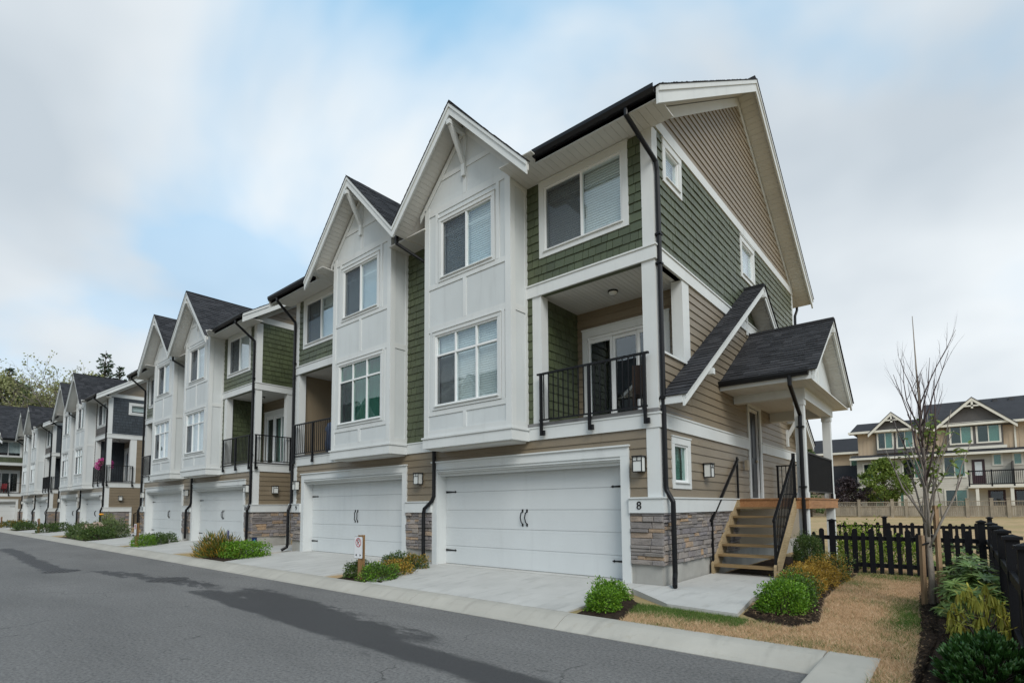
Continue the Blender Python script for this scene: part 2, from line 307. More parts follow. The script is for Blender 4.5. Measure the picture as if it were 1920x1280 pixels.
leaf_mat('plum_leaf', [(0.1, (0.022, 0.014, 0.018)), (0.5, (0.045, 0.030, 0.034)), (0.9, (0.08, 0.06, 0.06))], 0.5, 0.2)
leaf_mat('pink_petal', [(0.1, (0.35, 0.02, 0.16)), (0.5, (0.60, 0.05, 0.30)), (0.9, (0.70, 0.20, 0.45))], 0.6, 0.3)
leaf_mat('cream_petal', [(0.1, (0.60, 0.42, 0.34)), (0.9, (0.75, 0.65, 0.55))], 0.6, 0.3)
leaf_mat('straw', [(0.05, (0.27, 0.165, 0.09)), (0.35, (0.54, 0.355, 0.205)), (0.65, (0.70, 0.50, 0.315)), (0.95, (0.80, 0.64, 0.45))], 0.8, 0.25, 0.15)
leaf_mat('green_blade', [(0.05, (0.040, 0.095, 0.018)), (0.5, (0.085, 0.165, 0.03)), (0.95, (0.20, 0.25, 0.07))], 0.6, 0.25, 0.2)
leaf_mat('chip', [(0.05, (0.03, 0.02, 0.014)), (0.6, (0.10, 0.068, 0.042)), (0.95, (0.32, 0.23, 0.13))], 0.9, 0.0, 0.1)
def bark_mat(name, ca, cb_):
    m, nt, N, L, b = _nt(name); n = _noise(nt, _coord(nt, (6, 6, 2)), 4, 6, 0.65)
    L(_ramp(nt, n, [(0.3, ca), (0.7, cb_)]), b.inputs['Base Color']); b.inputs['Roughness'].default_value = 0.85; _bump(nt, b, n, 0.5, 0.01); M[name] = m
bark_mat('pale_bark', (0.15, 0.125, 0.10), (0.33, 0.285, 0.235)); bark_mat('twig_bark', (0.055, 0.038, 0.04), (0.11, 0.08, 0.08)); bark_mat('brown_bark', (0.05, 0.038, 0.028), (0.12, 0.095, 0.07)); bark_mat('grey_twig', (0.16, 0.14, 0.12), (0.26, 0.23, 0.20))
painted('orange_petal', (0.75, 0.32, 0.02), 0.6, 0.1, 0, 5, None, 0, 0.0)

# ---------------------------------------------------------------- mesh helpers
W, D = 12.64, 10.5
class MB:
    """collects closed shapes into ONE mesh; mir flips x inside a building (x -> -W-x)"""
    def __init__(s, mir=False): s.v = []; s.f = []; s.mir = mir
    def add(s, vs, fs, closed=True):
        if s.mir: vs = [(-W - p[0], p[1], p[2]) for p in vs]
        flip = s.mir
        if closed:
            vol = 0.0
            ox, oy, oz = vs[0]
            for f in fs:
                a = vs[f[0]]
                for k in range(1, len(f) - 1):
                    b = vs[f[k]]; c = vs[f[k + 1]]
                    ax, ay, az = a[0]-ox, a[1]-oy, a[2]-oz; bx, by, bz = b[0]-ox, b[1]-oy, b[2]-oz; cx, cy, cz = c[0]-ox, c[1]-oy, c[2]-oz
                    vol += ax*(by*cz-bz*cy) - ay*(bx*cz-bz*cx) + az*(bx*cy-by*cx)
            flip = vol < 0
        n = len(s.v); s.v += [tuple(p) for p in vs]
        s.f += [tuple(n + i for i in (reversed(f) if flip else f)) for f in fs]
        return s
    def hexa(s, p): return s.add(p, [(0, 1, 2, 3), (4, 7, 6, 5), (0, 4, 5, 1), (1, 5, 6, 2), (2, 6, 7, 3), (3, 7, 4, 0)])
    def box(s, x0, x1, y0, y1, z0, z1):
        return s.hexa([(x0, y0, z0), (x1, y0, z0), (x1, y1, z0), (x0, y1, z0), (x0, y0, z1), (x1, y0, z1), (x1, y1, z1), (x0, y1, z1)])
    def fb(s, fr, a0, a1, z0, z1, d0, d1):
        return s.hexa([fr(a0, z0, d0), fr(a1, z0, d0), fr(a1, z0, d1), fr(a0, z0, d1), fr(a0, z1, d0), fr(a1, z1, d0), fr(a1, z1, d1), fr(a0, z1, d1)])
    def prism(s, pts, vec):
        n = len(pts); q = [(p[0]+vec[0], p[1]+vec[1], p[2]+vec[2]) for p in pts]
        return s.add(list(pts) + q, [tuple(range(n)), tuple(range(2*n-1, n-1, -1))] + [(i, i+n, (i+1) % n + n, (i+1) % n) for i in range(n)])
    def bar(s, p, q, w, h=None, up=(0, 0, 1)):
        p = Vector(p); q = Vector(q); d = (q - p).normalized(); h = h or w
        u = d.cross(Vector(up))
        if u.length < 1e-4: u = d.cross(Vector((0, 1, 0)))
        u.normalize(); v = u.cross(d); u *= w/2; v *= h/2
        c = [p-u-v, p+u-v, p+u+v, p-u+v, q-u-v, q+u-v, q+u+v, q-u+v]
        return s.hexa([tuple(k) for k in c])
    def tube(s, path, rad, n=6, sq=None):
        """round pipe, or a flattened one with sq=(w,d); joints are mitred"""
        P = [Vector(p) for p in path]; rings = []
        if not isinstance(rad, (list, tuple)): rad = [rad] * len(P)
        ref = Vector((1, 0.02, 0)) if abs((P[-1]-P[0]).normalized().x) < 0.8 else Vector((0, 1, 0.02))
        for i, p in enumerate(P):
            a = (P[i]-P[i-1]).normalized() if i else None; b = (P[i+1]-P[i]).normalized() if i < len(P)-1 else None
            t = (a + b).normalized() if a and b else (a or b)
            u = (ref - t * ref.dot(t)).normalized(); w = t.cross(u)
            ring = []
            for k in range(n):
                an = 2*math.pi*(k+0.5)/n; cx, cy = math.cos(an), math.sin(an)
                if sq:
                    cx = math.copysign(min(1, abs(cx)*1.3), cx) * sq[0]/2; cy = math.copysign(min(1, abs(cy)*1.3), cy) * sq[1]/2
                    ring.append(tuple(p + u*cx + w*cy))
                else: ring.append(tuple(p + (u*cx + w*cy) * rad[i]))
            rings.append(ring)
        vs = [q for r in rings for q in r]; fs = []
        for i in range(len(P)-1):
            for k in range(n): fs.append((i*n+k, i*n+(k+1) % n, (i+1)*n+(k+1) % n, (i+1)*n+k))
        fs.append(tuple(range(n-1, -1, -1))); m = (len(P)-1)*n; fs.append(tuple(range(m, m+n)))
        return s.add(vs, fs)
    def lathe(s, c, prof, n=14):
        vs = []; fs = []
        for (r, z) in prof:
            for k in range(n): an = 2*math.pi*k/n; vs.append((c[0]+r*math.cos(an), c[1]+r*math.sin(an), c[2]+z))
        for i in range(len(prof)-1):
            for k in range(n): fs.append((i*n+k, i*n+(k+1) % n, (i+1)*n+(k+1) % n, (i+1)*n+k))
        fs.append(tuple(range(n-1, -1, -1))); m = (len(prof)-1)*n; fs.append(tuple(range(m, m+n)))
        return s.add(vs, fs)
    def build(s, name, mat, parent=None, smooth=False, origin=None):
        me = bpy.data.meshes.new(name)
        vs = s.v
        if origin: vs = [(p[0]-origin[0], p[1]-origin[1], p[2]-origin[2]) for p in vs]
        me.from_pydata(vs, [], s.f); me.update()
        if smooth: me.polygons.foreach_set('use_smooth', [True]*len(me.polygons))
        me.materials.append(M[mat] if isinstance(mat, str) else mat)
        o = bpy.data.objects.new(name, me); COL.objects.link(o)
        if parent: o.parent = parent
        if origin: o.location = origin
        return o
def np_mesh(name, V, F, mat, parent=None, smooth=True, loc=None):
    """big meshes of triangles or quads straight from arrays"""
    V = np.asarray(V, np.float32).reshape(-1, 3); F = np.asarray(F, np.int32); k = F.shape[1]
    me = bpy.data.meshes.new(name); me.vertices.add(len(V)); me.vertices.foreach_set('co', V.ravel())
    me.loops.add(F.size); me.loops.foreach_set('vertex_index', F.ravel())
    me.polygons.add(len(F)); me.polygons.foreach_set('loop_start', np.arange(0, F.size, k, dtype=np.int32))
    me.polygons.foreach_set('use_smooth', np.full(len(F), smooth)); me.update(calc_edges=True)
    me.materials.append(M[mat]); o = bpy.data.objects.new(name, me); COL.objects.link(o)
    if parent: o.parent = parent
    if loc is not None: o.location = loc
    return o
def tag(o, label=None, cat=None, group=None, kind=None):
    if label: o['label'] = label
    if cat: o['category'] = cat
    if group: o['group'] = group
    if kind: o['kind'] = kind
    return o
def empty(name, loc, rz=0.0):
    o = bpy.data.objects.new(name, None); COL.objects.link(o); o.location = loc; o.rotation_euler = (0, 0, rz); o.empty_display_size = 0.2; return o
def copy_tree(o, parent=None):
    c = o.copy(); COL.objects.link(c); c.parent = parent
    for ch in list(o.children): copy_tree(ch, c)
    return c
def text_mesh(s, size, depth=0.012):
    cu = bpy.data.curves.new('t', 'FONT'); cu.body = s; cu.size = size; cu.extrude = depth/2; cu.align_x = 'CENTER'; cu.align_y = 'CENTER'; cu.resolution_u = 4
    o = bpy.data.objects.new('t', cu); COL.objects.link(o)
    dg = bpy.context.evaluated_depsgraph_get(); me = bpy.data.meshes.new_from_object(o.evaluated_get(dg)); bpy.data.objects.remove(o); return me
def text_obj(name, s, size, mat, parent, loc, rot, depth=0.012):
    me = text_mesh(s, size, depth); me.materials.clear(); me.materials.append(M[mat]); o = bpy.data.objects.new(name, me); COL.objects.link(o)
    o.parent = parent; o.location = loc; o.rotation_euler = rot; return o
# wall frames: a runs along the wall, d is the distance out of it
def F_front(y0=0.0): return lambda a, z, d: (a, y0 - d, z)
def F_side(x0=0.0): return lambda a, z, d: (x0 + d, a, z)
def F_left(x0=0.0): return lambda a, z, d: (x0 - d, a, z)
def F_back(y0=0.0): return lambda a, z, d: (a, y0 + d, z)
def subtract(lo, hi, cuts):
    iv = [(lo, hi)]
    for c0, c1 in cuts:
        nx = []
        for a, b in iv:
            if c1 <= a or c0 >= b: nx.append((a, b)); continue
            if c0 - a > 0.03: nx.append((a, c0))
            if b - c1 > 0.03: nx.append((c1, b))
        iv = nx
    return iv
def backing(mb, fr, a0, a1, z0, z1, holes, thick=0.12):
    A = sorted({a0, a1, *[h[0] for h in holes], *[h[1] for h in holes]}); A = [a for a in A if a0 <= a <= a1]
    Z = sorted({z0, z1, *[h[2] for h in holes], *[h[3] for h in holes]}); Z = [z for z in Z if z0 <= z <= z1]
    for i in range(len(A)-1):
        run = None
        for j in range(len(Z)-1):
            am, zm = (A[i]+A[i+1])/2, (Z[j]+Z[j+1])/2
            solid = not any(h[0] < am < h[1] and h[2] < zm < h[3] for h in holes)
            if solid: run = (run[0], Z[j+1]) if run else (Z[j], Z[j+1])
            if (not solid or j == len(Z)-2) and run: mb.fb(fr, A[i], A[i+1], run[0], run[1], -thick, 0); run = None
def clad(kind, fr, a0, a1, z0, z1, holes, mat, parent, ind, mir=False, expo=None, lim=None):
    """lap boards or shingles on a wall, one object per piece when ind, else joined"""
    expo = expo or {'lap': 0.165, 'shingle': 0.178}[kind]
    n = max(1, round((z1 - z0) / expo)); e = (z1 - z0) / n; all_ = MB(mir); name = 'siding_board' if kind == 'lap' else 'shingle'
    for i in range(n):
        za, zb = z0 + i*e, z0 + (i+1)*e; zm = (za+zb)/2
        lo, hi = (max(a0, lim(zm)[0]), min(a1, lim(zm)[1])) if lim else (a0, a1)
        if hi - lo < 0.05: continue
        segs = subtract(lo, hi, [(h[0], h[1]) for h in holes if h[2] < zm < h[3]])
        for (s0, s1) in segs:
            cuts = [s0]
            if kind == 'lap':
                x = s0 + rnd.uniform(1.2, 3.6)
                while x < s1 - 0.5: cuts.append(x); x += 3.66
            else:
                x = s0 + rnd.uniform(0.08, 0.22)
                while x < s1 - 0.07: cuts.append(x); x += rnd.choice((0.13, 0.165, 0.2, 0.235))
            cuts.append(s1)
            for k in range(len(cuts)-1):
                g = 0.0012 if kind == 'lap' else 0.0045
                c0, c1 = cuts[k] + (g if k else 0), cuts[k+1] - (g if k < len(cuts)-2 else 0)
                mb = MB(mir) if ind else all_
                out = 0.026 if kind == 'lap' else rnd.uniform(0.022, 0.030); dz = 0 if kind == 'lap' else rnd.uniform(-0.002, 0.002)
                ca, cb_, da, db = c0, c1, c0, c1
                if lim:
                    if c0 <= lo+1e-6: ca, da = max(a0, lim(za)[0]), max(a0, lim(zb)[0])
                    if c1 >= hi-1e-6: cb_, db = min(a1, lim(za)[1]), min(a1, lim(zb)[1])
                    if db - da < 0.02: db = da + 0.02
                mb.hexa([fr(ca, za+dz, 0), fr(cb_, za+dz, 0), fr(cb_, za+dz, out), fr(ca, za+dz, out), fr(da, zb+0.004, 0), fr(db, zb+0.004, 0), fr(db, zb+0.004, 0.006), fr(da, zb+0.004, 0.006)])
                if ind: mb.build(name, mat, parent)
    if not ind and all_.v:
        o = all_.build(name, mat, parent); o['kind'] = 'stuff'
def stones(fr, a0, a1, z0, z1, parent, ind, mir=False, holes=()):
    z = z0; all_ = MB(mir)
    while z < z1 - 0.02:
        h = min(rnd.choice((0.065, 0.085, 0.10, 0.12)), z1 - z)
        if z1 - z - h < 0.04: h = z1 - z
        a = a0
        while a < a1 - 0.01:
            w = min(rnd.uniform(0.13, 0.42), a1 - a)
            if a1 - a - w < 0.09: w = a1 - a
            mb = MB(mir) if ind else all_; g = 0.003; o1 = rnd.uniform(0.045, 0.085); j = lambda: rnd.uniform(-0.010, 0.010)
            parts = [(z, z + h)] if h < 0.11 or rnd.random() < 0.5 else [(z, z+h*0.5), (z+h*0.5, z+h)]
            for (p0, p1) in parts:
                mb = MB(mir) if ind else all_; o1 = rnd.uniform(0.040, 0.085); c = 0.012
                f = [fr(a+g, p0+g, 0), fr(a+w-g, p0+g, 0), fr(a+w-g, p1-g, 0), fr(a+g, p1-g, 0)]
                m_ = [fr(a+g, p0+g, o1-c), fr(a+w-g, p0+g, o1-c), fr(a+w-g, p1-g, o1-c), fr(a+g, p1-g, o1-c)]
                t = [fr(a+g+c, p0+g+c*.7, o1+j()), fr(a+w-g-c, p0+g+c*.7, o1+j()), fr(a+w-g-c, p1-g-c*.7, o1+j()), fr(a+g+c, p1-g-c*.7, o1+j())]
                mb.add(f+m_+t, [(3, 2, 1, 0), (8, 9, 10, 11)] + [(i, (i+1) % 4, (i+1) % 4+4, i+4) for i in range(4)] + [(i+4, (i+1) % 4+4, (i+1) % 4+8, i+8) for i in range(4)])
                if ind: mb.build('stone', 'ledge_stone', parent)
            a += w
        z += h
    if not ind and all_.v: all_.build('stone', 'ledge_stone', parent)['kind'] = 'stuff'
def shingle_field(mb, O, U, S, slen, ulim, expo=0.143, th=0.007):
    """asphalt tabs on a roof slope: O eave corner, U along the eave, S up the slope (unit vectors)"""
    O = Vector(O); U = Vector(U).normalized(); S = Vector(S).normalized(); N = U.cross(S)
    if N.z < 0: N = -N
    s = 0.0; row = 0
    while s < slen:
        s1 = min(s + expo, slen); u0, u1 = ulim((s+s1)/2)
        if u1 - u0 > 0.03:
            u = u0; first = True
            while u < u1 - 1e-4:
                w = rnd.uniform(0.14, 0.34) * (0.6 if first else 1); first = False
                ue = min(u + w, u1)
                if u1 - ue < 0.06: ue = u1
                t = th * rnd.choice((0.7, 0.8, 1.6, 1.9)); dz = rnd.uniform(-0.004, 0.004)
                p = lambda a, b, c: tuple(O + U*a + S*b + N*c)
                mb.hexa([p(u, s+dz, 0), p(ue, s+dz, 0), p(ue, s+dz, t+0.006), p(u, s+dz, t+0.006), p(u, s1+0.01, 0), p(ue, s1+0.01, 0), p(ue, s1+0.01, 0.003), p(u, s1+0.01, 0.003)])
                u = ue
        s = s1; row += 1

# ---------------------------------------------------------------- pieces of the townhouses
def window(fr, a0, a1, z0, z1, parent, mir, style='slider', trim=0.11, casing='white_trim', glass='window_glass', fine=True, cover='blind', screen=True, open_=0.0):
    """outer size of the casing; returns the opening"""
    h = (a0 + trim, a1 - trim, z0 + trim*0.8, z1 - trim); t = 0.034
    c = MB(mir)
    c.fb(fr, a0, h[0], z0, z1 - trim, 0, t); c.fb(fr, h[1], a1, z0, z1 - trim, 0, t)
    c.fb(fr, a0 - 0.0, a1 + 0.0, h[3], z1, 0, t + 0.004); c.fb(fr, a0 - 0.012, a1 + 0.012, z1, z1 + 0.022, 0, t + 0.02)
    c.fb(fr, h[0], h[1], z0, h[2], 0, t)
    w = c.build('window', casing, parent)
    s = MB(mir); s.fb(fr, h[0] - 0.02, h[1] + 0.02, h[2], h[2] + 0.022, -0.09, t + 0.03); s.build('sill', casing, w)
    zb = h[2] + 0.022; f = 0.038; A0, A1, Z0, Z1 = h[0], h[1], zb, h[3]
    fm = MB(mir); d0, d1 = -0.09, 0.012
    fm.fb(fr, A0, A0+f, Z0, Z1, d0, d1); fm.fb(fr, A1-f, A1, Z0, Z1, d0, d1); fm.fb(fr, A0+f, A1-f, Z1-f, Z1, d0, d1); fm.fb(fr, A0+f, A1-f, Z0, Z0+f, d0, d1)
    panes = []
    if style == 'slider':
        am = (A0 + A1)/2; fm.fb(fr, am-0.022, am+0.022, Z0+f, Z1-f, -0.07, 0.006); panes = [(A0+f, am-0.022, Z0+f, Z1-f), (am+0.022, A1-f, Z0+f, Z1-f)]
        zm = Z1 - (Z1-Z0)*0.25
        for p in panes: fm.fb(fr, p[0], p[1], zm-0.009, zm+0.009, -0.052, -0.040)
    elif style == 'six':
        zt = Z1 - (Z1-Z0)*0.29; k = (A1-A0)/3
        fm.fb(fr, A0+f, A1-f, zt-0.022, zt+0.022, -0.07, 0.006)
        for q in (1, 2):
            fm.fb(fr, A0+k*q-0.02, A0+k*q+0.02, Z0+f, zt-0.022, -0.07, 0.004); fm.fb(fr, A0+k*q-0.02, A0+k*q+0.02, zt+0.022, Z1-f, -0.07, 0.004)
        for q in range(3):
            l = A0+f if q == 0 else A0+k*q+0.02; r = A1-f if q == 2 else A0+k*(q+1)-0.02
            panes += [(l, r, Z0+f, zt-0.022), (l, r, zt+0.022, Z1-f)]
    else: panes = [(A0+f, A1-f, Z0+f, Z1-f)]
    fm.build('frame', 'vinyl_frame', w)
    for p in panes: MB(mir).fb(fr, p[0], p[1], p[2], p[3], -0.038, -0.032).build('pane', glass, w)
    if screen and style in ('slider', 'six'):
        p = (panes[-1] if style == 'slider' else panes[-2]) if mir else panes[0]
        MB(mir).fb(fr, p[0], p[1], p[2], p[3], -0.016, -0.012).build('insect_screen', 'screen_mesh', w)
    if not fine and cover == 'blind':
        cover = rnd.choice(('blind', 'blind', 'curtain', 'none')); open_ = rnd.choice((0, .2, .45))
    if cover == 'blind':
        b = MB(mir); step = 0.052 if fine else 0.1; lo, hi = A0+f*0.5, A1-f*0.5
        spans = [(lo, hi)] if style != 'slider' else [(lo, (A0+A1)/2-0.005), ((A0+A1)/2+0.005, hi)]
        for (l, r) in spans:
            z = Z0 + 0.03 + (open_ * (Z1-Z0))
            while z < Z1 - 0.03:
                tl = 0.010
                b.hexa([fr(l, z, -0.130), fr(r, z, -0.130), fr(r, z-tl*0.3, -0.124), fr(l, z-tl*0.3, -0.124), fr(l, z+step*0.97, -0.140), fr(r, z+step*0.97, -0.140), fr(r, z+step*0.97, -0.136), fr(l, z+step*0.97, -0.136)])
                z += step
        b.build('blind', 'blind', w)['kind'] = 'stuff'
    elif cover == 'curtain':
        b = MB(mir); n = 26
        for i in range(n):
            a = A0 + (A1-A0)*i/n; e = A0 + (A1-A0)*(i+1)/n; q = 0.02 if i % 2 else 0.0
            b.hexa([fr(a, Z0, -0.19-q), fr(e, Z0, -0.21+q), fr(e, Z0, -0.20+q), fr(a, Z0, -0.18-q), fr(a, Z1, -0.19-q), fr(e, Z1, -0.21+q), fr(e, Z1, -0.20+q), fr(a, Z1, -0.18-q)])
        b.build('curtain', 'curtain_green', w)
    return h
def railing(parent, mir, p0, p1, z0, z1, posts, step=0.115, drop=0.22, name='railing'):
    """black railing along p0-p1; mesh of the part is the top rail"""
    P0 = Vector((*p0, 0)); P1 = Vector((*p1, 0)); d = P1 - P0; Ln = d.length; d.normalize()
    up = lambda t, z: tuple(P0 + d*t + Vector((0, 0, z)))
    r = MB(mir).bar(up(-0.04, z1), up(Ln+0.04, z1), 0.055, 0.035).build(name, 'black_metal', parent)
    MB(mir).bar(up(0, z0+0.09), up(Ln, z0+0.09), 0.028, 0.028).build('bottom_rail', 'black_metal', r)
    ps = [Ln*t for t in posts]
    for t in ps:
        o = MB(mir).bar(up(t, z0-drop), up(t, z1-0.015), 0.05)
        if drop > 0.1: n = Vector((-d.y, d.x, 0)); q = P0 + d*(t+0.045); o.box(q.x-0.03, q.x+0.03, q.y-0.012, q.y+0.035, z0-drop, z0-drop+0.10)
        o.build('post', 'black_metal', r)
    n = int(Ln/step)
    for i in range(1, n):
        t = Ln*i/n
        if min(abs(t-q) for q in ps) < 0.05: continue
        MB(mir).bar(up(t, z0+0.09), up(t, z1-0.015), 0.018).build('baluster', 'black_metal', r)
    return r
def lantern(fr, a, z, parent, mir):
    b = MB(mir); w, h = 0.085, 0.25
    b.fb(fr, a-w*.75, a+w*.75, z-h*.46, z+h*.46, 0.017, 0.035)
    b.fb(fr, a-w-0.012, a+w+0.012, z+h/2, z+h/2+0.022, 0.02, 0.20)
    b.fb(fr, a-w, a+w, z-h/2-0.012, z-h/2, 0.03, 0.185)
    for q in (-1, 1):
        for d in (0.035, 0.175): b.fb(fr, a+q*w-0.007, a+q*w+0.007, z-h/2, z+h/2, d, d+0.012)
    b.fb(fr, a-w, a+w, z+h*.22, z+h*.22+0.010, 0.181, 0.189); b.fb(fr, a-0.005, a+0.005, z+h*.22, z+h/2, 0.181, 0.189)
    o = b.build('wall_lantern', 'black_metal', parent)
    MB(mir).fb(fr, a-w+0.006, a+w-0.006, z-h/2, z+h/2-0.002, 0.045, 0.178).build('lamp_glass', 'frosted_glass', o)
def downspout(parent, mir, path, name='downspout'):
    o = MB(mir).tube(path, 0.04, 8, (0.075, 0.085)).build(name, 'black_metal', parent); return o
def slope_roof(name, parent, mir, poly, vec, mat='soffit_white'):
    return MB(mir).prism(poly, vec).build(name, mat, parent)

def garage(parent, mir, X0, X1, ind):
    """sectional door between X0 and X1 (outer casing), 2.42 high"""
    fr = F_front(0); t = 0.17; c = MB(mir)
    c.fb(fr, X0, X0+t, 0.0, 2.25, -0.02, 0.05); c.fb(fr, X1-t, X1, 0.0, 2.25, -0.02, 0.05); c.fb(fr, X0, X1, 2.25, 2.42, -0.02, 0.052); c.fb(fr, X0-0.02, X1+0.02, 2.42, 2.45, 0, 0.085)
    # reveal
    c.fb(fr, X0+t-0.03, X0+t, 0.0, 2.2, -0.30, -0.02); c.fb(fr, X1-t, X1-t+0.03, 0.0, 2.2, -0.30, -0.02); c.fb(fr, X0+t, X1-t, 2.16, 2.25, -0.30, 0.02)
    g = c.build('garage_door', 'white_trim', parent)
    st = MB(mir).fb(fr, X0+t-0.0, X1-t+0.0, 2.10, 2.16, -0.22, -0.05).fb(fr, X0+t, X1-t, 2.195, 2.215, 0.021, 0.06); st.build('door_stop', 'white_trim', g)
    A0, A1 = X0+t+0.002, X1-t-0.002; n = 5; hz = 2.12/n
    for i in range(n):
        p = MB(mir); z0, z1 = 0.015+i*hz, 0.015+(i+1)*hz-0.004
        p.fb(fr, A0, A1, z0, z1, -0.30, -0.262)
        # carriage style raised fields: four per section, with recessed V edges
        p.fb(fr, A0, A1, z0+0.010, z1-0.006, -0.262, -0.2585)
        for q in range(7):
            s0 = A0 + (A1-A0)*q/7 + 0.05 + 0.1*rnd.random(); p.fb(fr, s0, s0+(A1-A0)/7-0.12, z1-0.050, z1-0.045, -0.2585, -0.2572)
        p.build('door_panel', 'garage_white', g)
    for z in (1.72, 0.33):
        for s, a in ((1, A0+0.01), (-1, A1-0.01)):
            h = MB(mir); pts = [(0, -0.026), (0.30, -0.012), (0.31, -0.026), (0.36, 0), (0.31, 0.026), (0.30, 0.012), (0, 0.026)]
            h.prism([fr(a+s*x, z+y, -0.2575) for x, y in pts], (0, -0.012, 0)); h.build('hinge_strap', 'black_metal', g)
    am = (A0+A1)/2
    for s in (-1, 1):
        h = MB(mir).tube([fr(am+s*0.06, 1.25, -0.255), fr(am+s*0.06-0.015, 1.22, -0.21), fr(am+s*0.06-0.03, 1.12, -0.205), fr(am+s*0.06-0.008, 1.02, -0.21), fr(am+s*0.06, 0.98, -0.255)], 0.012, 6)
        h.fb(fr, am+s*0.06-0.018, am+s*0.06+0.018, 1.235, 1.30, -0.257, -0.245); h.fb(fr, am+s*0.06-0.018, am+s*0.06+0.018, 0.935, 0.995, -0.257, -0.245)
        h.build('door_handle', 'black_metal', g)
    MB(mir).fb(fr, A0, A1, 0.003, 0.016, -0.30, -0.27).build('door_seal', 'black_metal', g)

GX0, GX1 = -5.827, -0.564
BAY0, BAY1, BY = -5.50, -2.87, -0.55           # bay
APEX, GZ, GS, GHW = -4.19, 10.20, 1.06, 2.12   # bay gable: apex x, top z, slope, half width
def unit(P, mir, cfg):
    ind, fine, gm = cfg['ind'], cfg['fine'], cfg['front']
    fr = F_front(0); off = -.29 if mir else 0.0               # the two bays are not quite mirror images
    BX0, BX1, GAX = BAY0+off, BAY1+off, APEX+off; hw_ = lambda s: GHW if s > 0 else 1.985
    # --- ground floor front
    w = MB(mir); gh = (GX0+0.14, GX1-0.14, -0.01, 2.25)
    backing(w, fr, -6.32, 0.0, 0.35, 2.86, [gh], 0.12); wall = w.build('wall', 'tan_siding', P)
    hol = [(GX0-0.005, GX1+0.005, -1, 2.44)]
    clad('lap', fr, -6.32, -0.215, 1.50, 2.72, hol, 'tan_siding', wall, cfg['boards'], mir)
    MB(mir).fb(fr, -6.32, GX0+0.14, -0.1, 0.34, -0.12, 0.008).build('foundation', 'concrete_wall', P); MB(mir).fb(fr, GX1-0.14, 0.0055, -0.1, 0.34, -0.12, 0.008).build('foundation', 'concrete_wall', P)
    for (a, b, c) in ((-6.32, GX0, GX0), (GX1, 0.092, 0.115)):
        MB(mir).fb(fr, a, b, 1.23, 1.48, 0, 0.092).fb(fr, a, c, 1.48, 1.505, 0, 0.115).build('trim_band', 'white_trim', P)
    for (a, b) in ((-6.32, GX0), (GX1, 0.06)): stones(fr, a, b, 0.335, 1.23, wall, ind, mir)
    garage(P, mir, GX0, GX1, ind)
    # corner board of the ground floor
    MB(mir).fb(fr, -0.22, 0.022, 1.505, 2.71, 0, 0.030).build('corner_board', 'white_trim', P)
    # --- band at the second floor, right of the bay and between bays
    b = MB(mir)
    b.fb(fr, BX1-0.05, 0.045, 2.71, 2.95, 0, 0.045); b.fb(fr, BX1-0.05, 0.06, 2.95, 2.98, 0, 0.06); b.build('trim_band', 'white_trim', P); b = MB(mir)
    b.fb(fr, -6.32, BX0+0.05, 2.71, 2.95, 0, 0.045); b.fb(fr, -6.32, BX0+0.05, 2.95, 2.98, 0, 0.06)
    b.build('trim_band', 'white_trim', P)
    # --- strip between the bays
    s = MB(mir); backing(s, fr, -6.32, BX0, 2.86, 8.2, [], 0.12); sw = s.build('wall', gm, P)
    clad('shingle', fr, -6.32, BX0, 2.98, 8.15, [], gm, sw, ind, mir)
    # --- top floor front with window
    wo = (-2.52, -0.46, 6.50, 8.12)
    hh = (wo[0]+.12, wo[1]-.12, wo[2]+.1, wo[3]-.12)
    s = MB(mir); backing(s, fr, BX1, 0.0, 5.72, 8.4, [hh], 0.12); tw = s.build('wall', gm, P)
    clad('shingle', fr, BX1, -0.19, 5.99, 8.14, [(wo[0], wo[1], wo[2], wo[3])], gm, tw, ind, mir)
    window(fr, *wo, P, mir, 'slider', 0.13, fine=fine, screen=cfg.get('scr', True))
    MB(mir).fb(fr, -0.20, 0.022, 5.99, 8.16, 0, 0.028).build('corner_board', 'white_trim', P)
    b = MB(mir).fb(fr, BX1, 0.045, 5.72, 5.955, 0, 0.045).fb(fr, BX1, 0.065, 5.955, 5.985, 0, 0.065); b.build('trim_band', 'white_trim', P)
    # --- balcony recess
    li = -2.60; cz = 5.74
    s = MB(mir).box(BX1, li, 0.0, 1.5, 2.9, 5.72).build('wall', gm, P)
    clad('shingle', F_side(li), 0.0, 1.5, 3.05, cz, [], cfg.get('inner', gm), s, False, mir)
    clad('shingle', fr, BX1, -2.73, 3.0, 5.72, [], gm, s, ind, mir)
    sl = (-2.45, -0.38, 3.05, 5.30)
    bk = MB(mir); backing(bk, F_front(1.5), li, 0.0, 2.9, cz, [(sl[0]+.13, sl[1]-.13, 3.0, 5.14)], 0.12); bw = bk.build('wall', 'tan_siding', P)
    clad('lap', F_front(1.5), li, 0.0, 3.05, cz, [sl], 'tan_siding', bw, cfg['boards'], mir)
    fy = F_front(1.5)
    d = MB(mir).fb(fy, sl[0], sl[0]+.13, 3.05, 5.14, 0, .036).fb(fy, sl[1]-.13, sl[1], 3.05, 5.14, 0, .036).fb(fy, sl[0], sl[1], 5.14, 5.30, 0, .04).fb(fy, sl[0]-.015, sl[1]+.015, 5.30, 5.33, 0, .06).build('sliding_door', 'white_trim', P)
    A0, A1 = sl[0]+.13, sl[1]-.13; k = (A1-A0)/3; f = MB(mir)
    f.fb(fy, A0, A1, 5.08, 5.14, -.1, .01).fb(fy, A0, A1, 3.05, 3.13, -.1, .01)
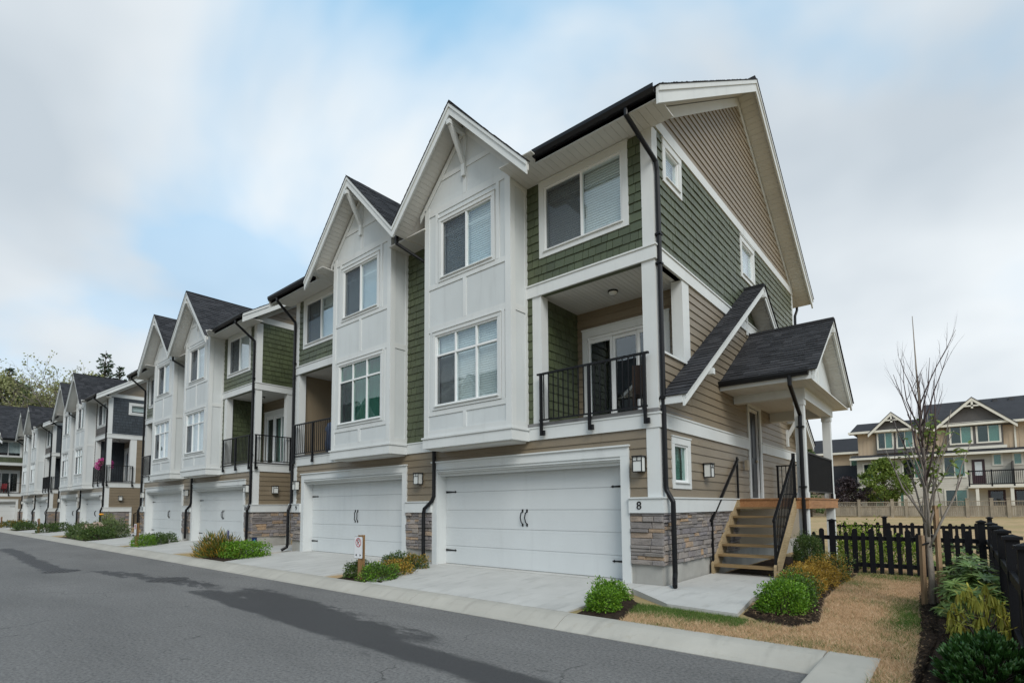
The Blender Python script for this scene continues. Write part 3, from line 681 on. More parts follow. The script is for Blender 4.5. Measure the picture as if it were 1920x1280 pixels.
    for q in range(3):
        dd = -0.05 if q == 1 else -0.01
        f.fb(fy, A0+k*q, A0+k*q+.055, 3.13, 5.08, dd-.04, dd); f.fb(fy, A0+k*(q+1)-.055, A0+k*(q+1), 3.13, 5.08, dd-.04, dd)
        f.fb(fy, A0+k*q+.055, A0+k*(q+1)-.055, 5.0, 5.08, dd-.04, dd); f.fb(fy, A0+k*q+.055, A0+k*(q+1)-.055, 3.13, 3.22, dd-.04, dd)
        MB(mir).fb(fy, A0+k*q+.05, A0+k*(q+1)-.05, 3.2, 5.02, dd-.024, dd-.018).build('pane', 'window_glass', d)
    f.build('frame', 'vinyl_frame', d)
    if cfg.get('curt'):
        c = MB(mir); n = 30
        for i in range(n):
            a = A0 + (A1-A0)*i/n; e = A0 + (A1-A0)*(i+1)/n; q = 0.025*(i % 2)
            if i < 9: continue
            c.hexa([fy(a, 3.1, -.2-q), fy(e, 3.1, -.225+q), fy(e, 3.1, -.215+q), fy(a, 3.1, -.19-q), fy(a, 5.1, -.2-q), fy(e, 5.1, -.225+q), fy(e, 5.1, -.215+q), fy(a, 5.1, -.19-q)])
        c.build('curtain', 'curtain_green', d)
    c = MB(mir); n = 26                                   # boarded balcony ceiling
    for i in range(n):
        x0 = li + (0.0-li-.02)*i/n; x1 = li + (0.0-li-.02)*(i+1)/n; c.box(x0+.003, x1-.003, 0.02, 1.5, cz, cz+.03)
    ce = c.build('ceiling', 'soffit_white', P)
    MB(mir).lathe((-1.28, .81, cz-.09), [(0.03, 0), (.075, .012), (.095, .05), (.098, .089)], 14).build('ceiling_light', 'frosted_glass', ce, True)
    MB(mir).lathe((-1.28, .81, cz-.035), [(0.104, 0), (.106, .034)], 14).build('light_rim', 'black_metal', ce, True)
    MB(mir).box(BX1, 0.02, -0.055, 1.5, 2.985, 3.05).build('balcony_floor', 'deck_membrane', P)
    for (a, b_) in ((-2.73, -2.50), (-0.24, 0.015)): MB(mir).fb(fr, a, b_, 3.05, 5.72, -0.22, 0.012).build('post', 'white_trim', P)
    railing(P, mir, (-2.50, -.115), (-0.14, -.115), 3.0, 4.03, (0.02, 0.5, 0.98))
    # --- bay
    fb_ = F_front(BY); th = 0.10
    w1 = (-5.22+off, -3.12+off, 3.56, 5.38); w2 = (-5.03+off, -3.28+off, 6.53, 8.05)
    zt = lambda x: GZ - 0.26 - GS*abs(x - GAX)
    bay = MB(mir); hs = [(w[0]+.11, w[1]-.11, w[2]+.09, w[3]-.11) for w in (w1, w2)]
    backing(bay, fb_, BX0, BX1, 2.90, 8.50, hs, th)
    bay.prism([(BX0, BY, 8.50), (BX1, BY, 8.50), (BX1, BY, zt(BX1)), (GAX, BY, zt(GAX)), (BX0, BY, zt(BX0))], (0, th, 0))
    bay.box(BX0, BX0+th, BY+th, 0.0, 2.9, 8.5); bay.box(BX1-th, BX1, BY+th, 0.0, 2.9, 8.5)
    bo = bay.build('bay', 'white_panel', P)
    window(fb_, *w1, bo, mir, 'six', 0.085, fine=fine, glass=cfg.get('glass1', 'window_glass'), cover=cfg.get('cover1', 'blind'))
    window(fb_, *w2, bo, mir, 'slider', 0.085, fine=fine)
    t = MB(mir); e = 0.020; cb = 0.13
    def V(a, z0, z1, wd=0.10, q=e): t.fb(fb_, a-wd/2, a+wd/2, z0, z1, 0, q)
    def Hh(z0, z1, a0=BX0+cb, a1=BX1-cb, q=e-0.003): t.fb(fb_, a0, a1, z0, z1, 0, q)
    t.fb(fb_, BX0-.02, BX0+cb, 2.96, 8.42, 0, e+.004); t.fb(fb_, BX1-cb, BX1+.02, 2.96, 8.42, 0, e+.004)
    Hh(8.20, 8.36); Hh(6.42, 6.53); Hh(5.40, 5.54); Hh(3.44, 3.55); Hh(2.96, 3.10)
    for a in (w2[0]-.075, w2[1]+.075): V(a, 6.53, 8.20, .09)
    for a in (w1[0]-.05, w1[1]+.05): V(a, 3.55, 5.40, .07)
    V(GAX, 5.54, 6.42); V(GAX, 3.10, 3.44); V(GAX, 8.36, 8.95); V(GAX, 9.06, 9.80)
    hw = (GZ - .30 - 9.0)/GS; t.fb(fb_, GAX-hw, GAX+hw, 8.95, 9.06, 0, e-.003)
    for sgn in (-1, 1):
        x1 = GAX + sgn*(GHW-.62); t.prism([(GAX, BY, zt(GAX)-.0), (x1, BY, zt(x1)), (x1, BY, zt(x1)-.17), (GAX, BY, zt(GAX)-.17)], (0, -.024, 0))
    # side faces
    for (fs, x) in ((F_side(BX1), 1), (F_left(BX0), -1)):
        t.fb(fs, BY, BY+.13, 2.96, 8.2, 0, .022); t.fb(fs, -.09, 0.0, 2.96, 8.2, 0, .020); t.fb(fs, BY+.13, -.09, 5.40, 5.54, 0, .018); t.fb(fs, BY+.13, -.09, 2.96, 3.10, 0, .018); t.fb(fs, BY+.13, -.09, 8.05, 8.2, 0, .018)
    t.build('batten', 'white_trim', bo)
    l = MB(mir).box(BX0-.04, BX1+.04, BY-.045, 0.0, 2.70, 2.915).box(BX0-.065, BX1+.065, BY-.07, 0.0, 2.915, 2.955); l.build('ledge', 'white_trim', bo)
    MB(mir).box(BX0+.06, BX1-.06, BY+.06, 0.0, 2.665, 2.70).build('bay_soffit', 'soffit_white', bo)
    # --- bay gable roof
    y0, y1 = -1.0, 2.9
    g = MB(mir); th = .17
    for sgn in (-1, 1):
        x1 = GAX + sgn*hw_(sgn); zd = GZ-GS*hw_(sgn)
        if sgn < 0: g.prism([(GAX, y0, GZ), (x1, y0, zd), (x1, y0, zd-th), (GAX, y0, GZ-th)], (0, y1-y0, 0)); continue
        g.prism([(GAX, y0, GZ), (x1, y0, GZ-GS*GHW), (x1, y0, GZ-GS*GHW-th), (GAX, y0, GZ-th)], (0, .07, 0))
        hs_ = (GZ-th-8.18)/GS; x2 = GAX+hs_; g.prism([(GAX, y0+.07, GZ), (x2+.15, y0+.07, GZ-GS*(hs_+.15)), (x2, y0+.07, 8.18), (GAX, y0+.07, GZ-th)], (0, y1-y0-.07, 0))
    go = g.build('gable_roof', 'soffit_white', P)
    so = MB(mir); L = math.hypot(GHW, GS*GHW)
    for sgn in (-1, 1):
        L = math.hypot(hw_(sgn), GS*hw_(sgn)); sv = Vector((sgn*GHW, 0, -GS*GHW)).normalized(); nv = Vector((-sgn*GS, 0, -1)).normalized(); n = 26
        for i in range(n):
            if sgn > 0 and GZ-th-(0.06+(L-.1)*i/n)*GS/math.hypot(1, GS) < 8.22: continue
            p = Vector((GAX, 0, GZ-th)) + sv*(0.06 + (L-.1)*i/n) + nv*.001; q = sv*((L-.1)/n - .006)
            y_a, y_b = y0+.04, BY-.02
            c_ = [(p.x, y_a, p.z), ((p+q).x, y_a, (p+q).z), ((p+q).x, y_b, (p+q).z), (p.x, y_b, p.z)]
            so.add([*c_] + [(a+nv.x*.012, b, c+nv.z*.012) for a, b, c in c_], [(0, 1, 2, 3), (4, 7, 6, 5), (0, 4, 5, 1), (1, 5, 6, 2), (2, 6, 7, 3), (3, 7, 4, 0)])
    so.build('soffit', 'soffit_white', go)['kind'] = 'stuff'
    for sgn in (-1, 1):
        q_ = hw_(sgn)+(.02 if sgn > 0 else -.001); x1 = GAX + sgn*q_; zb = GZ-GS*q_
        MB(mir).prism([(GAX, y0, GZ-.02), (x1, y0, zb-.02), (x1, y0, zb-.27), (GAX, y0, GZ-.27)], (0, -.04, 0)).prism([(GAX, y0-.04, GZ-.015), (x1, y0-.04, zb-.015), (x1, y0-.04, zb-.095), (GAX, y0-.04, GZ-.095)], (0, -.022, 0)).build('bargeboard', 'white_trim', go)
    sh = MB(mir)
    for sgn in (-1, 1):
        q_ = hw_(sgn)+(.03 if sgn > 0 else -.002); L = math.hypot(hw_(sgn), GS*hw_(sgn)); O = (GAX+sgn*q_, y0-.075, GZ-GS*q_+.004); S = Vector((-sgn, 0, GS)).normalized()
        shingle_field(sh, O, (0, 1, 0), S, L+.03, lambda s_, S=S, O=O, g=sgn: (0, .13) if g > 0 and O[2]+S.z*s_ < 8.21 else (0, min(y1-y0+.07, max(.5, (O[2]+S.z*s_-8.73)/.66+.15-y0))))
    sh.build('roof_shingle', 'asphalt_shingle', go)['kind'] = 'stuff'
    br = MB(mir).bar((GAX, BY-.03, 9.02), (GAX, -.985, 9.72), .085, .10); br.fb(fb_, GAX-.05, GAX+.05, 8.74, 9.16, e, e+.06); br.box(GAX-.05, GAX+.05, -1.075, BY-.02, 9.70, 9.80); br.build('bracket', 'white_trim', go)
    # gutter of the main eave, its fascia and soffit
    gx0, gx1 = GAX+GHW-.02, 0.43
    MB(mir).box(gx0, gx1, -.70, -.672, 8.06, 8.24).build('fascia', 'white_trim', P)
    gt = MB(mir); gt.prism([(gx0, -.705, 8.13), (gx0, -.79, 8.13), (gx0, -.825, 8.20), (gx0, -.825, 8.265), (gx0, -.81, 8.265), (gx0, -.81, 8.21), (gx0, -.705, 8.21)], (gx1-gx0, 0, 0)); gt.build('gutter', 'black_metal', P)
    so = MB(mir); n = 24
    for i in range(n):
        x0 = gx0-.75 + (gx1-gx0+.75)*i/n; x1 = gx0-.75 + (gx1-gx0+.75)*(i+1)/n
        so.box(x0+.002, x1-.002, -.67 if x0 > gx0 else -.925, 0.0, 8.155, 8.175)
    so.build('soffit', 'soffit_white', P)['kind'] = 'stuff'
    if not mir:
        MB().box(-6.86, -5.49, -.62, 0.0, 7.95, 7.98).build('soffit', 'soffit_white', P)
    # downspout at the outer corner
    dx = cfg.get('dsx', -0.03)
    if cfg.get('end8') and not mir:
        downspout(P, False, [(-.10, -.74, 8.15), (-.10, -.74, 8.02), (.072, .02, 7.50), (.075, .06, 7.34), (.075, .06, 1.70), (.085, .06, 1.62), (.20, .05, 1.42), (.20, .05, 1.25), (.20, .05, .22), (.205, .02, .12), (.28, -.16, .03)])
        for z in (6.15, 5.62, 3.2): MB().box(.02, .125, .0, .12, z, z+.03).build('pipe_strap', 'black_metal', P)
    else: downspout(P, mir, [(dx-.06, -.74, 8.15), (dx-.06, -.74, 8.02), (dx+.01, -.09, 7.50), (dx, -.085, 7.35), (dx, -.085, 1.62), (dx, -.10, 1.50), (dx, -.185, 1.30), (dx, -.185, 0.22), (dx+.01, -.20, .12), (dx+.05, -.36, 0.03)])
    for z in (() if cfg.get('end8') and not mir else (6.1, 5.6, 3.3)): MB(mir).box(dx-.055, dx+.055, -.135, -.04, z, z+.03).build('pipe_strap', 'black_metal', P)
    lantern(fr, -0.335, 2.08, P, mir)

def townhouse(name, loc, rz, cfg):
    P = empty(name, loc, rz)
    for mir in (False, True): unit(P, mir, {**cfg, **(cfg.get('left', {}) if mir else {})})
    # middle downspout and lantern on the shared pier
    downspout(P, False, [(-6.30, -.80, 8.02), (-6.30, -.80, 7.80), (-5.72, -.09, 7.25), (-5.72, -.085, 7.1), (-5.72, -.085, 3.05), (-5.72, -.085, 1.62), (-5.78, -.10, 1.50), (-5.95, -.185, 1.32), (-5.98, -.185, 1.2), (-5.98, -.185, 0.1)])
    lantern(F_front(0), -6.28, 2.06, P, False)
    # --- right hand side wall
    fs = F_side(0); sm = cfg['side']; e8 = cfg.get('end8', False)
    win_low = (0.46, 1.33, 1.66, 2.60) if e8 else None
    wu = [(0.42, 1.30, 7.36, 8.20), (5.0, 6.2, 7.08, 8.17)] if e8 else ([(1.0, 2.1, 7.25, 8.0)] if cfg.get('sidewin') else [])
    hl = [(win_low[0]+.12, win_low[1]-.12, win_low[2]+.1, win_low[3]-.12)] if e8 else []
    dr = (5.04, 6.19, 1.5, 3.94)
    hd = [(dr[0]+.13, dr[1]-.13, 1.4, 3.80)] if e8 else []
    g = MB(); backing(g, fs, 0.12, D, 0.34, 2.86, hl + hd, 0.12); gw = g.build('wall', 'tan_siding', P)
    clad('lap', fs, 0.195, D, 1.50, 2.71, [win_low, dr] if e8 else [], 'tan_siding', gw, cfg['boards'])
    MB().fb(fs, 0.0, D, -0.1, 0.34, -0.12, 0.008).build('foundation', 'concrete_wall', P)
    sy = 4.0 if e8 else 1.25
    stones(fs, -0.045, sy, 0.335, 1.23, gw, cfg['ind'])
    if not e8: clad('lap', fs, sy, D, 0.34, 1.50, [], 'tan_siding', gw, False); MB().fb(fs, sy, sy+.12, 0.05, 1.48, 0, .05).build('corner_board', 'white_trim', P)
    by = 5.0 if e8 else sy+.1
    MB().fb(fs, 0.0, by, 1.23, 1.48, 0, 0.092).fb(fs, 0.0, by, 1.48, 1.505, 0, 0.115).build('trim_band', 'white_trim', P)
    MB().fb(fs, 0.0, 0.20, 1.505, 2.71, 0, 0.020).build('corner_board', 'white_trim', P); MB().fb(fs, 0.0, 0.2, 5.99, 8.2, 0, .020).build('corner_board', 'white_trim', P)
    seg = subtract(0.0, D, [(dr[0], dr[1])]) if e8 else [(0.0, D)]
    for s0, s1 in seg: MB().fb(fs, s0, s1, 2.71, 2.95, 0, .045).fb(fs, s0, s1, 2.95, 2.98, 0, .06).build('trim_band', 'white_trim', P)
    if e8: window(fs, *win_low, P, False, 'fixed', 0.125, fine=True, glass='dark_glass', cover='blind')
    lantern(fs, 2.05 if e8 else 0.75, 2.05, P, False)
    # second floor side
    m = MB(); backing(m, fs, 1.5, D, 2.86, 5.74, hd, 0.12); mw = m.build('wall', 'tan_siding', P)
    clad('lap', fs, 1.5, D, 2.98, 5.72, [dr] if e8 else [], 'tan_siding', mw, cfg['boards'])
    MB().fb(fs, 1.17, 1.5, 4.10 if e8 else 3.05, 5.72, -.2, .022).build('post', 'white_trim', P)
    if e8:
        q = MB().fb(fs, 0.23, 1.5, 2.9, 4.06, -.12, 0.0).build('wall', 'tan_siding', P)
        clad('lap', fs, 0.23, 1.5, 2.98, 4.06, [], 'tan_siding', q, cfg['boards']); MB().fb(fs, .2, 1.53, 4.06, 4.10, -.16, .05).build('wall_cap', 'white_trim', P)
    else: railing(P, False, (0.115, 0.0), (0.115, 1.3), 3.0, 4.03, (0.0, 1.0))
    b = MB().fb(fs, 0.0, D, 5.72, 5.955, 0, .045).fb(fs, 0.0, D, 5.955, 5.985, 0, .065); b.build('trim_band', 'white_trim', P)
    # top floor side and gable
    hs = [(w[0]+.11, w[1]-.11, w[2]+.09, w[3]-.11) for w in wu]
    t = MB(); backing(t, fs, 0.12, D, 5.74, 8.5, hs, 0.12)
    t.prism([(0, 0.0, 8.5), (0, D, 8.5), (0, D/2, 8.48+.66*D/2)], (-.12, 0, 0)); tw = t.build('wall', sm, P)
    clad('shingle', fs, 0.2, D-.1, 5.99, 8.26, wu, sm, tw, cfg['ind'] and False)
    for w in wu: window(fs, *w, P, False, 'fixed', 0.125, fine=cfg['fine'], cover='blind')
    MB().fb(fs, -.03, D, 8.25, 8.46, 0, .034).build('trim_band', 'white_trim', P)
    gl = lambda z: ((z-8.46)/.66, D-(z-8.46)/.66)
    gb = tw
    clad('lap', fs, 0.0, D, 8.46, 11.9, [], 'tan_siding', gb, cfg['boards'], lim=gl)
    r = MB()
    for s in (0, 1):
        p = (0.0, 8.50) if s == 0 else (D, 8.50); q = (D/2, 8.50+.66*D/2)
        r.prism([(0, p[0], p[1]), (0, q[0], q[1]), (0, q[0], q[1]-.24), (0, p[0], p[1]-.24)], (.036, 0, 0))
    r.build('rake_trim', 'white_trim', P)
    if e8:
        MB().fb(fs, D-.12, D+.02, 5.99, 8.25, 0, .024).build('corner_board', 'white_trim', P)
        # entry door: light frame, dark slab ajar in its recess
        d = MB().fb(fs, dr[0], dr[0]+.13, 1.5, 3.80, -.02, .04).fb(fs, dr[1]-.13, dr[1], 1.5, 3.80, -.02, .04).fb(fs, dr[0], dr[1], 3.80, 3.94, -.02, .044).fb(fs, dr[0]-.015, dr[1]+.015, 3.94, 3.965, 0, .065).build('entry_door', 'white_trim', P)
        MB().fb(fs, dr[0]+.13, dr[0]+.17, 1.5, 3.8, -.12, -.02).fb(fs, dr[1]-.17, dr[1]-.13, 1.5, 3.8, -.12, -.02).fb(fs, dr[0]+.17, dr[1]-.17, 3.72, 3.80, -.12, -.02).fb(fs, dr[0]+.13, dr[1]-.13, 1.48, 1.53, -.12, .03).build('door_frame', 'vinyl_frame', d)
        s_ = MB().fb(fs, dr[0]+.17, dr[1]-.17, 1.53, 3.72, -.10, -.06)
        for (z0, z1) in ((1.7, 2.4), (2.55, 3.55)):
            for (a0, a1) in ((dr[0]+.27, dr[0]+.54), (dr[0]+.61, dr[1]-.27)): s_.fb(fs, a0, a1, z0, z1, -.06, -.05)
        s_.build('door_slab', 'door_dark', d); MB().lathe((-.04, dr[1]-.26, 2.45), [(.03, 0), (.035, .03), (.02, .06)], 10).build('door_knob', 'brass_metal', d)
    # --- left, back walls, floors and rooms
    fl = F_left(-W); o = MB(); o.fb(fl, 0.0, D, -.1, 8.5, -.12, 0.0); o.prism([(-W, 0.0, 8.5), (-W, D, 8.5), (-W, D/2, 8.48+.66*D/2)], (.12, 0, 0)); lw = o.build('wall', 'tan_siding', P)
    clad('lap', fl, 0, D, 0.3, 5.72, [], 'tan_siding', lw, False, expo=0.17); clad('shingle', fl, 0.1, D-.1, 5.75, 8.3, [], sm, lw, False, expo=0.178); clad('lap', fl, 0, D, 8.46, 11.9, [], 'tan_siding', lw, False, lim=gl)
    MB().fb(fl, 0, D, 5.72, 5.97, 0, .042).build('trim_band', 'white_trim', P); MB().fb(fl, 0, .2, 5.99, 8.3, 0, .019).build('corner_board', 'white_trim', P); MB().fb(fl, 0, D, 2.72, 2.94, 0, .042).build('trim_band', 'white_trim', P)
    MB().box(-W+.12, -.12, D-.12, D, -.1, 8.5).build('wall', 'tan_siding', P)
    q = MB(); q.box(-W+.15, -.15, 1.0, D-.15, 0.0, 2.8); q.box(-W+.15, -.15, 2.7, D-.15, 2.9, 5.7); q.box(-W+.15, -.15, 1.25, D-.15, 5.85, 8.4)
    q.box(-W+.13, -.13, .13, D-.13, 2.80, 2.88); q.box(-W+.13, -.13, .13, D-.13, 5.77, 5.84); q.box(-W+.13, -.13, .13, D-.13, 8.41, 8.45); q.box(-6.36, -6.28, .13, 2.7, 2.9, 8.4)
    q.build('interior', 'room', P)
    # --- main roof
    xo = .45; th = .2; ry = D/2; ztop = lambda y: 8.73 + .66*min(y, D-y)
    rf = MB()
    cut = APEX+GHW-.04; cut2 = -W-(APEX-.29+GHW-.04)
    for (ya, yb, xa, xb) in ((-.70, .12, -W-xo, cut2), (-.70, .12, cut, xo), (.12, ry, -W-xo, xo), (D+.70, ry, -W-xo, xo)):
        rf.prism([(xa, ya, ztop(ya)), (xa, yb, ztop(yb)), (xa, yb, ztop(yb)-th), (xa, ya, ztop(ya)-th)], (xb-xa, 0, 0))
    ro = rf.build('roof', 'soffit_white', P)
    rk = math.hypot(1, .66); bb = [MB(), MB(), MB(), MB()]; k = 0
    for x, dx in ((xo, .04), (-W-xo, -.04)):
        for (ya, yb) in ((-.74, ry), (D+.74, ry)):
            bb[k].prism([(x, ya, ztop(ya)-.01), (x, yb, ztop(yb)-.01), (x, yb, ztop(yb)-.31), (x, ya, ztop(ya)-.31)], (dx, 0, 0))
            bb[k].prism([(x+dx, ya, ztop(ya)-.005), (x+dx, yb, ztop(yb)-.005), (x+dx, yb, ztop(yb)-.10), (x+dx, ya, ztop(ya)-.10)], (dx*.6, 0, 0))
            bb[k].build('bargeboard', 'white_trim', ro); k += 1
    so = MB(); n = 46                                      # boarded rake soffit on the right
    for (ya, yb) in ((-.60, ry-.03), (D+.60, ry+.03)):
        for i in range(n):
            y0 = ya+(yb-ya)*i/n; y1 = ya+(yb-ya)*(i+1)/n-(.006 if yb > ya else -.006); z0, z1 = ztop(y0)-th, ztop(y1)-th
            so.hexa([(.04, y0, z0-.001), (xo-.005, y0, z0-.001), (xo-.005, y1, z1-.001), (.04, y1, z1-.001), (.04, y0, z0-.013), (xo-.005, y0, z0-.013), (xo-.005, y1, z1-.013), (.04, y1, z1-.013)])
    so.build('soffit', 'soffit_white', ro)['kind'] = 'stuff'
    sh = MB(); S = Vector((0, 1, .66)).normalized()
    x_l = -W-xo-.08
    shingle_field(sh, (x_l, -.76, ztop(-.76)+.004), (1, 0, 0), S, .95*rk, lambda s_: (0, cut2-x_l))
    shingle_field(sh, (x_l, -.76, ztop(-.76)+.004), (1, 0, 0), S, .95*rk, lambda s_: (cut-x_l, xo+.08-x_l))
    shingle_field(sh, (x_l, .19, ztop(.19)+.004), (1, 0, 0), S, (ry-.19)*rk, lambda s_: (0, xo+.08-x_l))
    sh.build('roof_shingle', 'asphalt_shingle', ro)['kind'] = 'stuff'
    MB().prism([(-W-xo-.08, D+.76, ztop(D+.76)+.003), (-W-xo-.08, ry, ztop(ry)+.003), (-W-xo-.08, ry, ztop(ry)+.02), (-W-xo-.08, D+.76, ztop(D+.76)+.02)], (W+2*xo+.16, 0, 0)).build('back_shingles', 'asphalt_shingle', ro)
    MB().box(-W-xo-.06, xo+.06, ry-.13, ry+.13, ztop(ry)-.07, ztop(ry)+.03).build('ridge_cap', 'asphalt_shingle', ro)
    MB().box(-W-xo+.02, xo-.02, D+.70, D+.82, 8.12, 8.26).build('gutter', 'black_metal', P)
    if e8:
        downspout(P, False, [(0.0, D+.76, 8.14), (0.0, D+.76, 8.0), (0.06, D+.12, 7.6), (.06, D+.09, 7.4), (.06, D+.09, 2.0)])
    return P

# ---------------------------------------------------------------- side entrance of the end house
def gable_pieces(P, name, yc, zt, slope, half, x0, x1, th, barge):
    """gable roof whose ridge runs along x; open end at x1"""
    g = MB()
    for s in (-1, 1):
        ye = yc + s*half; ze = zt - slope*half
        g.prism([(x0, yc, zt), (x0, ye, ze), (x0, ye, ze-th), (x0, yc, zt-th)], (x1-x0, 0, 0))
    go = g.build(name, 'soffit_white', P)
    so = MB(); L = math.hypot(half, half*slope)
    for s in (-1, 1):
        n = max(6, int(L/.11)); y0 = yc
        for i in range(n):
            a = (i+.0)/n; b = (i+1)/n - .006/L
            ya, yb = yc+s*half*a, yc+s*half*b; za, zb = zt-slope*half*a-th, zt-slope*half*b-th
            so.hexa([(x0+.03, ya, za-.001), (x1-.03, ya, za-.001), (x1-.03, yb, zb-.001), (x0+.03, yb, zb-.001), (x0+.03, ya, za-.012), (x1-.03, ya, za-.012), (x1-.03, yb, zb-.012), (x0+.03, yb, zb-.012)])
    so.build('soffit', 'soffit_white', go)['kind'] = 'stuff'
    for s in (-1, 1):
        ye = yc + s*(half+.02); ze = zt - slope*(half+.02)
        MB().prism([(x1, yc, zt-.01), (x1, ye, ze-.01), (x1, ye, ze-.01-barge), (x1, yc, zt-.01-barge)], (.04, 0, 0)).prism([(x1+.04, yc, zt-.005), (x1+.04, ye, ze-.005), (x1+.04, ye, ze-.075), (x1+.04, yc, zt-.075)], (.02, 0, 0)).build('bargeboard', 'white_trim', go)
        sh = MB(); S = Vector((0, -s, slope)).normalized()
        shingle_field(sh, (x0, yc+s*(half+.05), zt-slope*(half+.05)+.004), (1, 0, 0), S, L+.05*math.hypot(1, slope), lambda q: (0, x1-x0+.09))
        sh.build('roof_shingle', 'asphalt_shingle', go)['kind'] = 'stuff'
    MB().box(x0, x1+.08, yc-.09, yc+.09, zt-.035, zt+.022).build('ridge_cap', 'asphalt_shingle', go)
    return go

def side_entrance(P):
    # long eyebrow roof following the gable line
    e = gable_pieces(P, 'eyebrow_roof', 5.25, 6.80, .683, 5.18, 0.02, .42, .13, .20)
    MB().box(.02, .42, .035, .07, 3.10, 3.25).build('fascia', 'white_trim', e)
    for (y, s) in ((1.35, 1), (5.25, 0), (9.15, -1)):
        z = 6.80 - .683*abs(y-5.25) - .32
        MB().box(0.02, .52, y-.05, y+.05, z, z+.11).build('outlooker', 'white_trim', e)
    MB().box(.027, .06, 5.2, 5.3, 5.62, 6.5).build('bracket', 'white_trim', e)
    MB().bar((.03, 8.9, 3.35), (.40, 8.9, 4.0), .08, .09).box(.02, .08, 8.85, 8.95, 3.1, 3.6).build('bracket', 'white_trim', e)
    # porch roof
    yc, zt, sl, hf = 5.52, 5.68, .69, 2.36
    p = gable_pieces(P, 'porch_roof', yc, zt, sl, hf, 0.02, 1.82, .13, .19)
    ze = zt - sl*hf
    MB().box(.02, 1.80, yc-hf-.02, yc-hf+.015, ze-.20, ze-.01).build('fascia', 'white_trim', p)
    MB().prism([(.02, yc-hf-.025, ze-.12), (.02, yc-hf-.11, ze-.12), (.02, yc-hf-.14, ze-.06), (.02, yc-hf-.14, ze-.01), (.02, yc-hf-.125, ze-.01), (.02, yc-hf-.12, ze-.05), (.02, yc-hf-.025, ze-.05)], (1.74, 0, 0)).build('gutter', 'black_metal', p)
    # boarded ceiling, beams, gable panel
    c = MB()
    for i in range(15): c.box(.03+i*.117, .03+(i+1)*.117-.004, yc-hf+.02, yc+hf-.02, ze-.19, ze-.165)
    co = c.build('ceiling', 'soffit_white', p)
    MB().lathe((.75, 4.4, ze-.27), [(.03, 0), (.075, .012), (.095, .05), (.098, .079)], 14).build('ceiling_light', 'frosted_glass', co, True)
    bm = MB().box(1.26, 1.50, 4.02, 7.28, ze-.43, ze-.19); bm.box(.03, 1.26, 7.06, 7.28, ze-.43, ze-.19); bm.box(.03, 1.26, 4.02, 4.24, ze-.36, ze-.19); bm.build('beam', 'white_trim', p)
    MB().prism([(1.47, yc-1.95, ze-.18), (1.47, yc+1.95, ze-.18), (1.47, yc+1.95, ze+.02), (1.47, yc+.03, zt-.16), (1.47, yc-.03, zt-.16), (1.47, yc-1.95, ze+.02)], (.03, 0, 0)).build('gable_panel', 'white_panel', p)
    MB().box(1.5, 1.52, yc-1.6, yc+1.6, ze+.0, ze+.09).box(1.5, 1.52, yc-.05, yc+.05, ze+.09, zt-.3).build('batten', 'white_trim', p)
    MB().box(1.45, 1.90, yc-.05, yc+.05, zt-.33, zt-.22).bar((1.5, yc, zt-.75), (1.84, yc, zt-.3), .07, .08).build('bracket', 'white_trim', p)
    # columns run through the deck to the ground
    for y in (4.12, 7.16):
        k = MB().box(1.28, 1.46, y-.09, y+.09, -.1, ze-.43).box(1.265, 1.475, y-.105, y+.105, 1.5, 1.62).box(1.265, 1.475, y-.105, y+.105, ze-.55, ze-.43); k.build('column', 'white_trim', P)
    downspout(P, False, [(1.42, yc-hf-.08, ze-.10), (1.42, yc-hf-.08, ze-.28), (1.40, 3.98, ze-.78), (1.40, 3.96, ze-.95), (1.40, 3.96, 0.05)])
    for z in (3.0, 1.72): MB().box(1.33, 1.47, 3.90, 4.02, z, z+.03).build('pipe_strap', 'black_metal', P)
    # deck
    d = MB().box(0.10, 1.50, 3.95, 3.99, 1.27, 1.465).box(1.46, 1.50, 3.99, 7.38, 1.27, 1.465).box(.10, 1.50, 7.38, 7.42, 1.27, 1.465).build('deck', 'cedar_y', P)
    n = 11
    for i in range(n): MB().box(.10+i*.1295, .10+(i+1)*.1295-.006, 3.93, 7.44, 1.467, 1.50).build('deck_board', 'cedar_y', d)
    for y in (4.4, 5.2, 6.0, 6.8): MB().box(.1, 1.46, y, y+.04, 1.28, 1.465).build('joist', 'cedar_x', d)
    railing(P, False, (1.44, 4.25), (1.44, 7.03), 1.55, 2.48, (0.0, 1.0), .095, 0.05)
    railing(P, False, (0.12, 7.3), (1.25, 7.3), 1.55, 2.42, (0.0, 1.0), .095, 0.05)
    MB().box(.06, .13, 4.55, 4.70, 2.18, 2.42).build('mailbox', 'brass_metal', P)

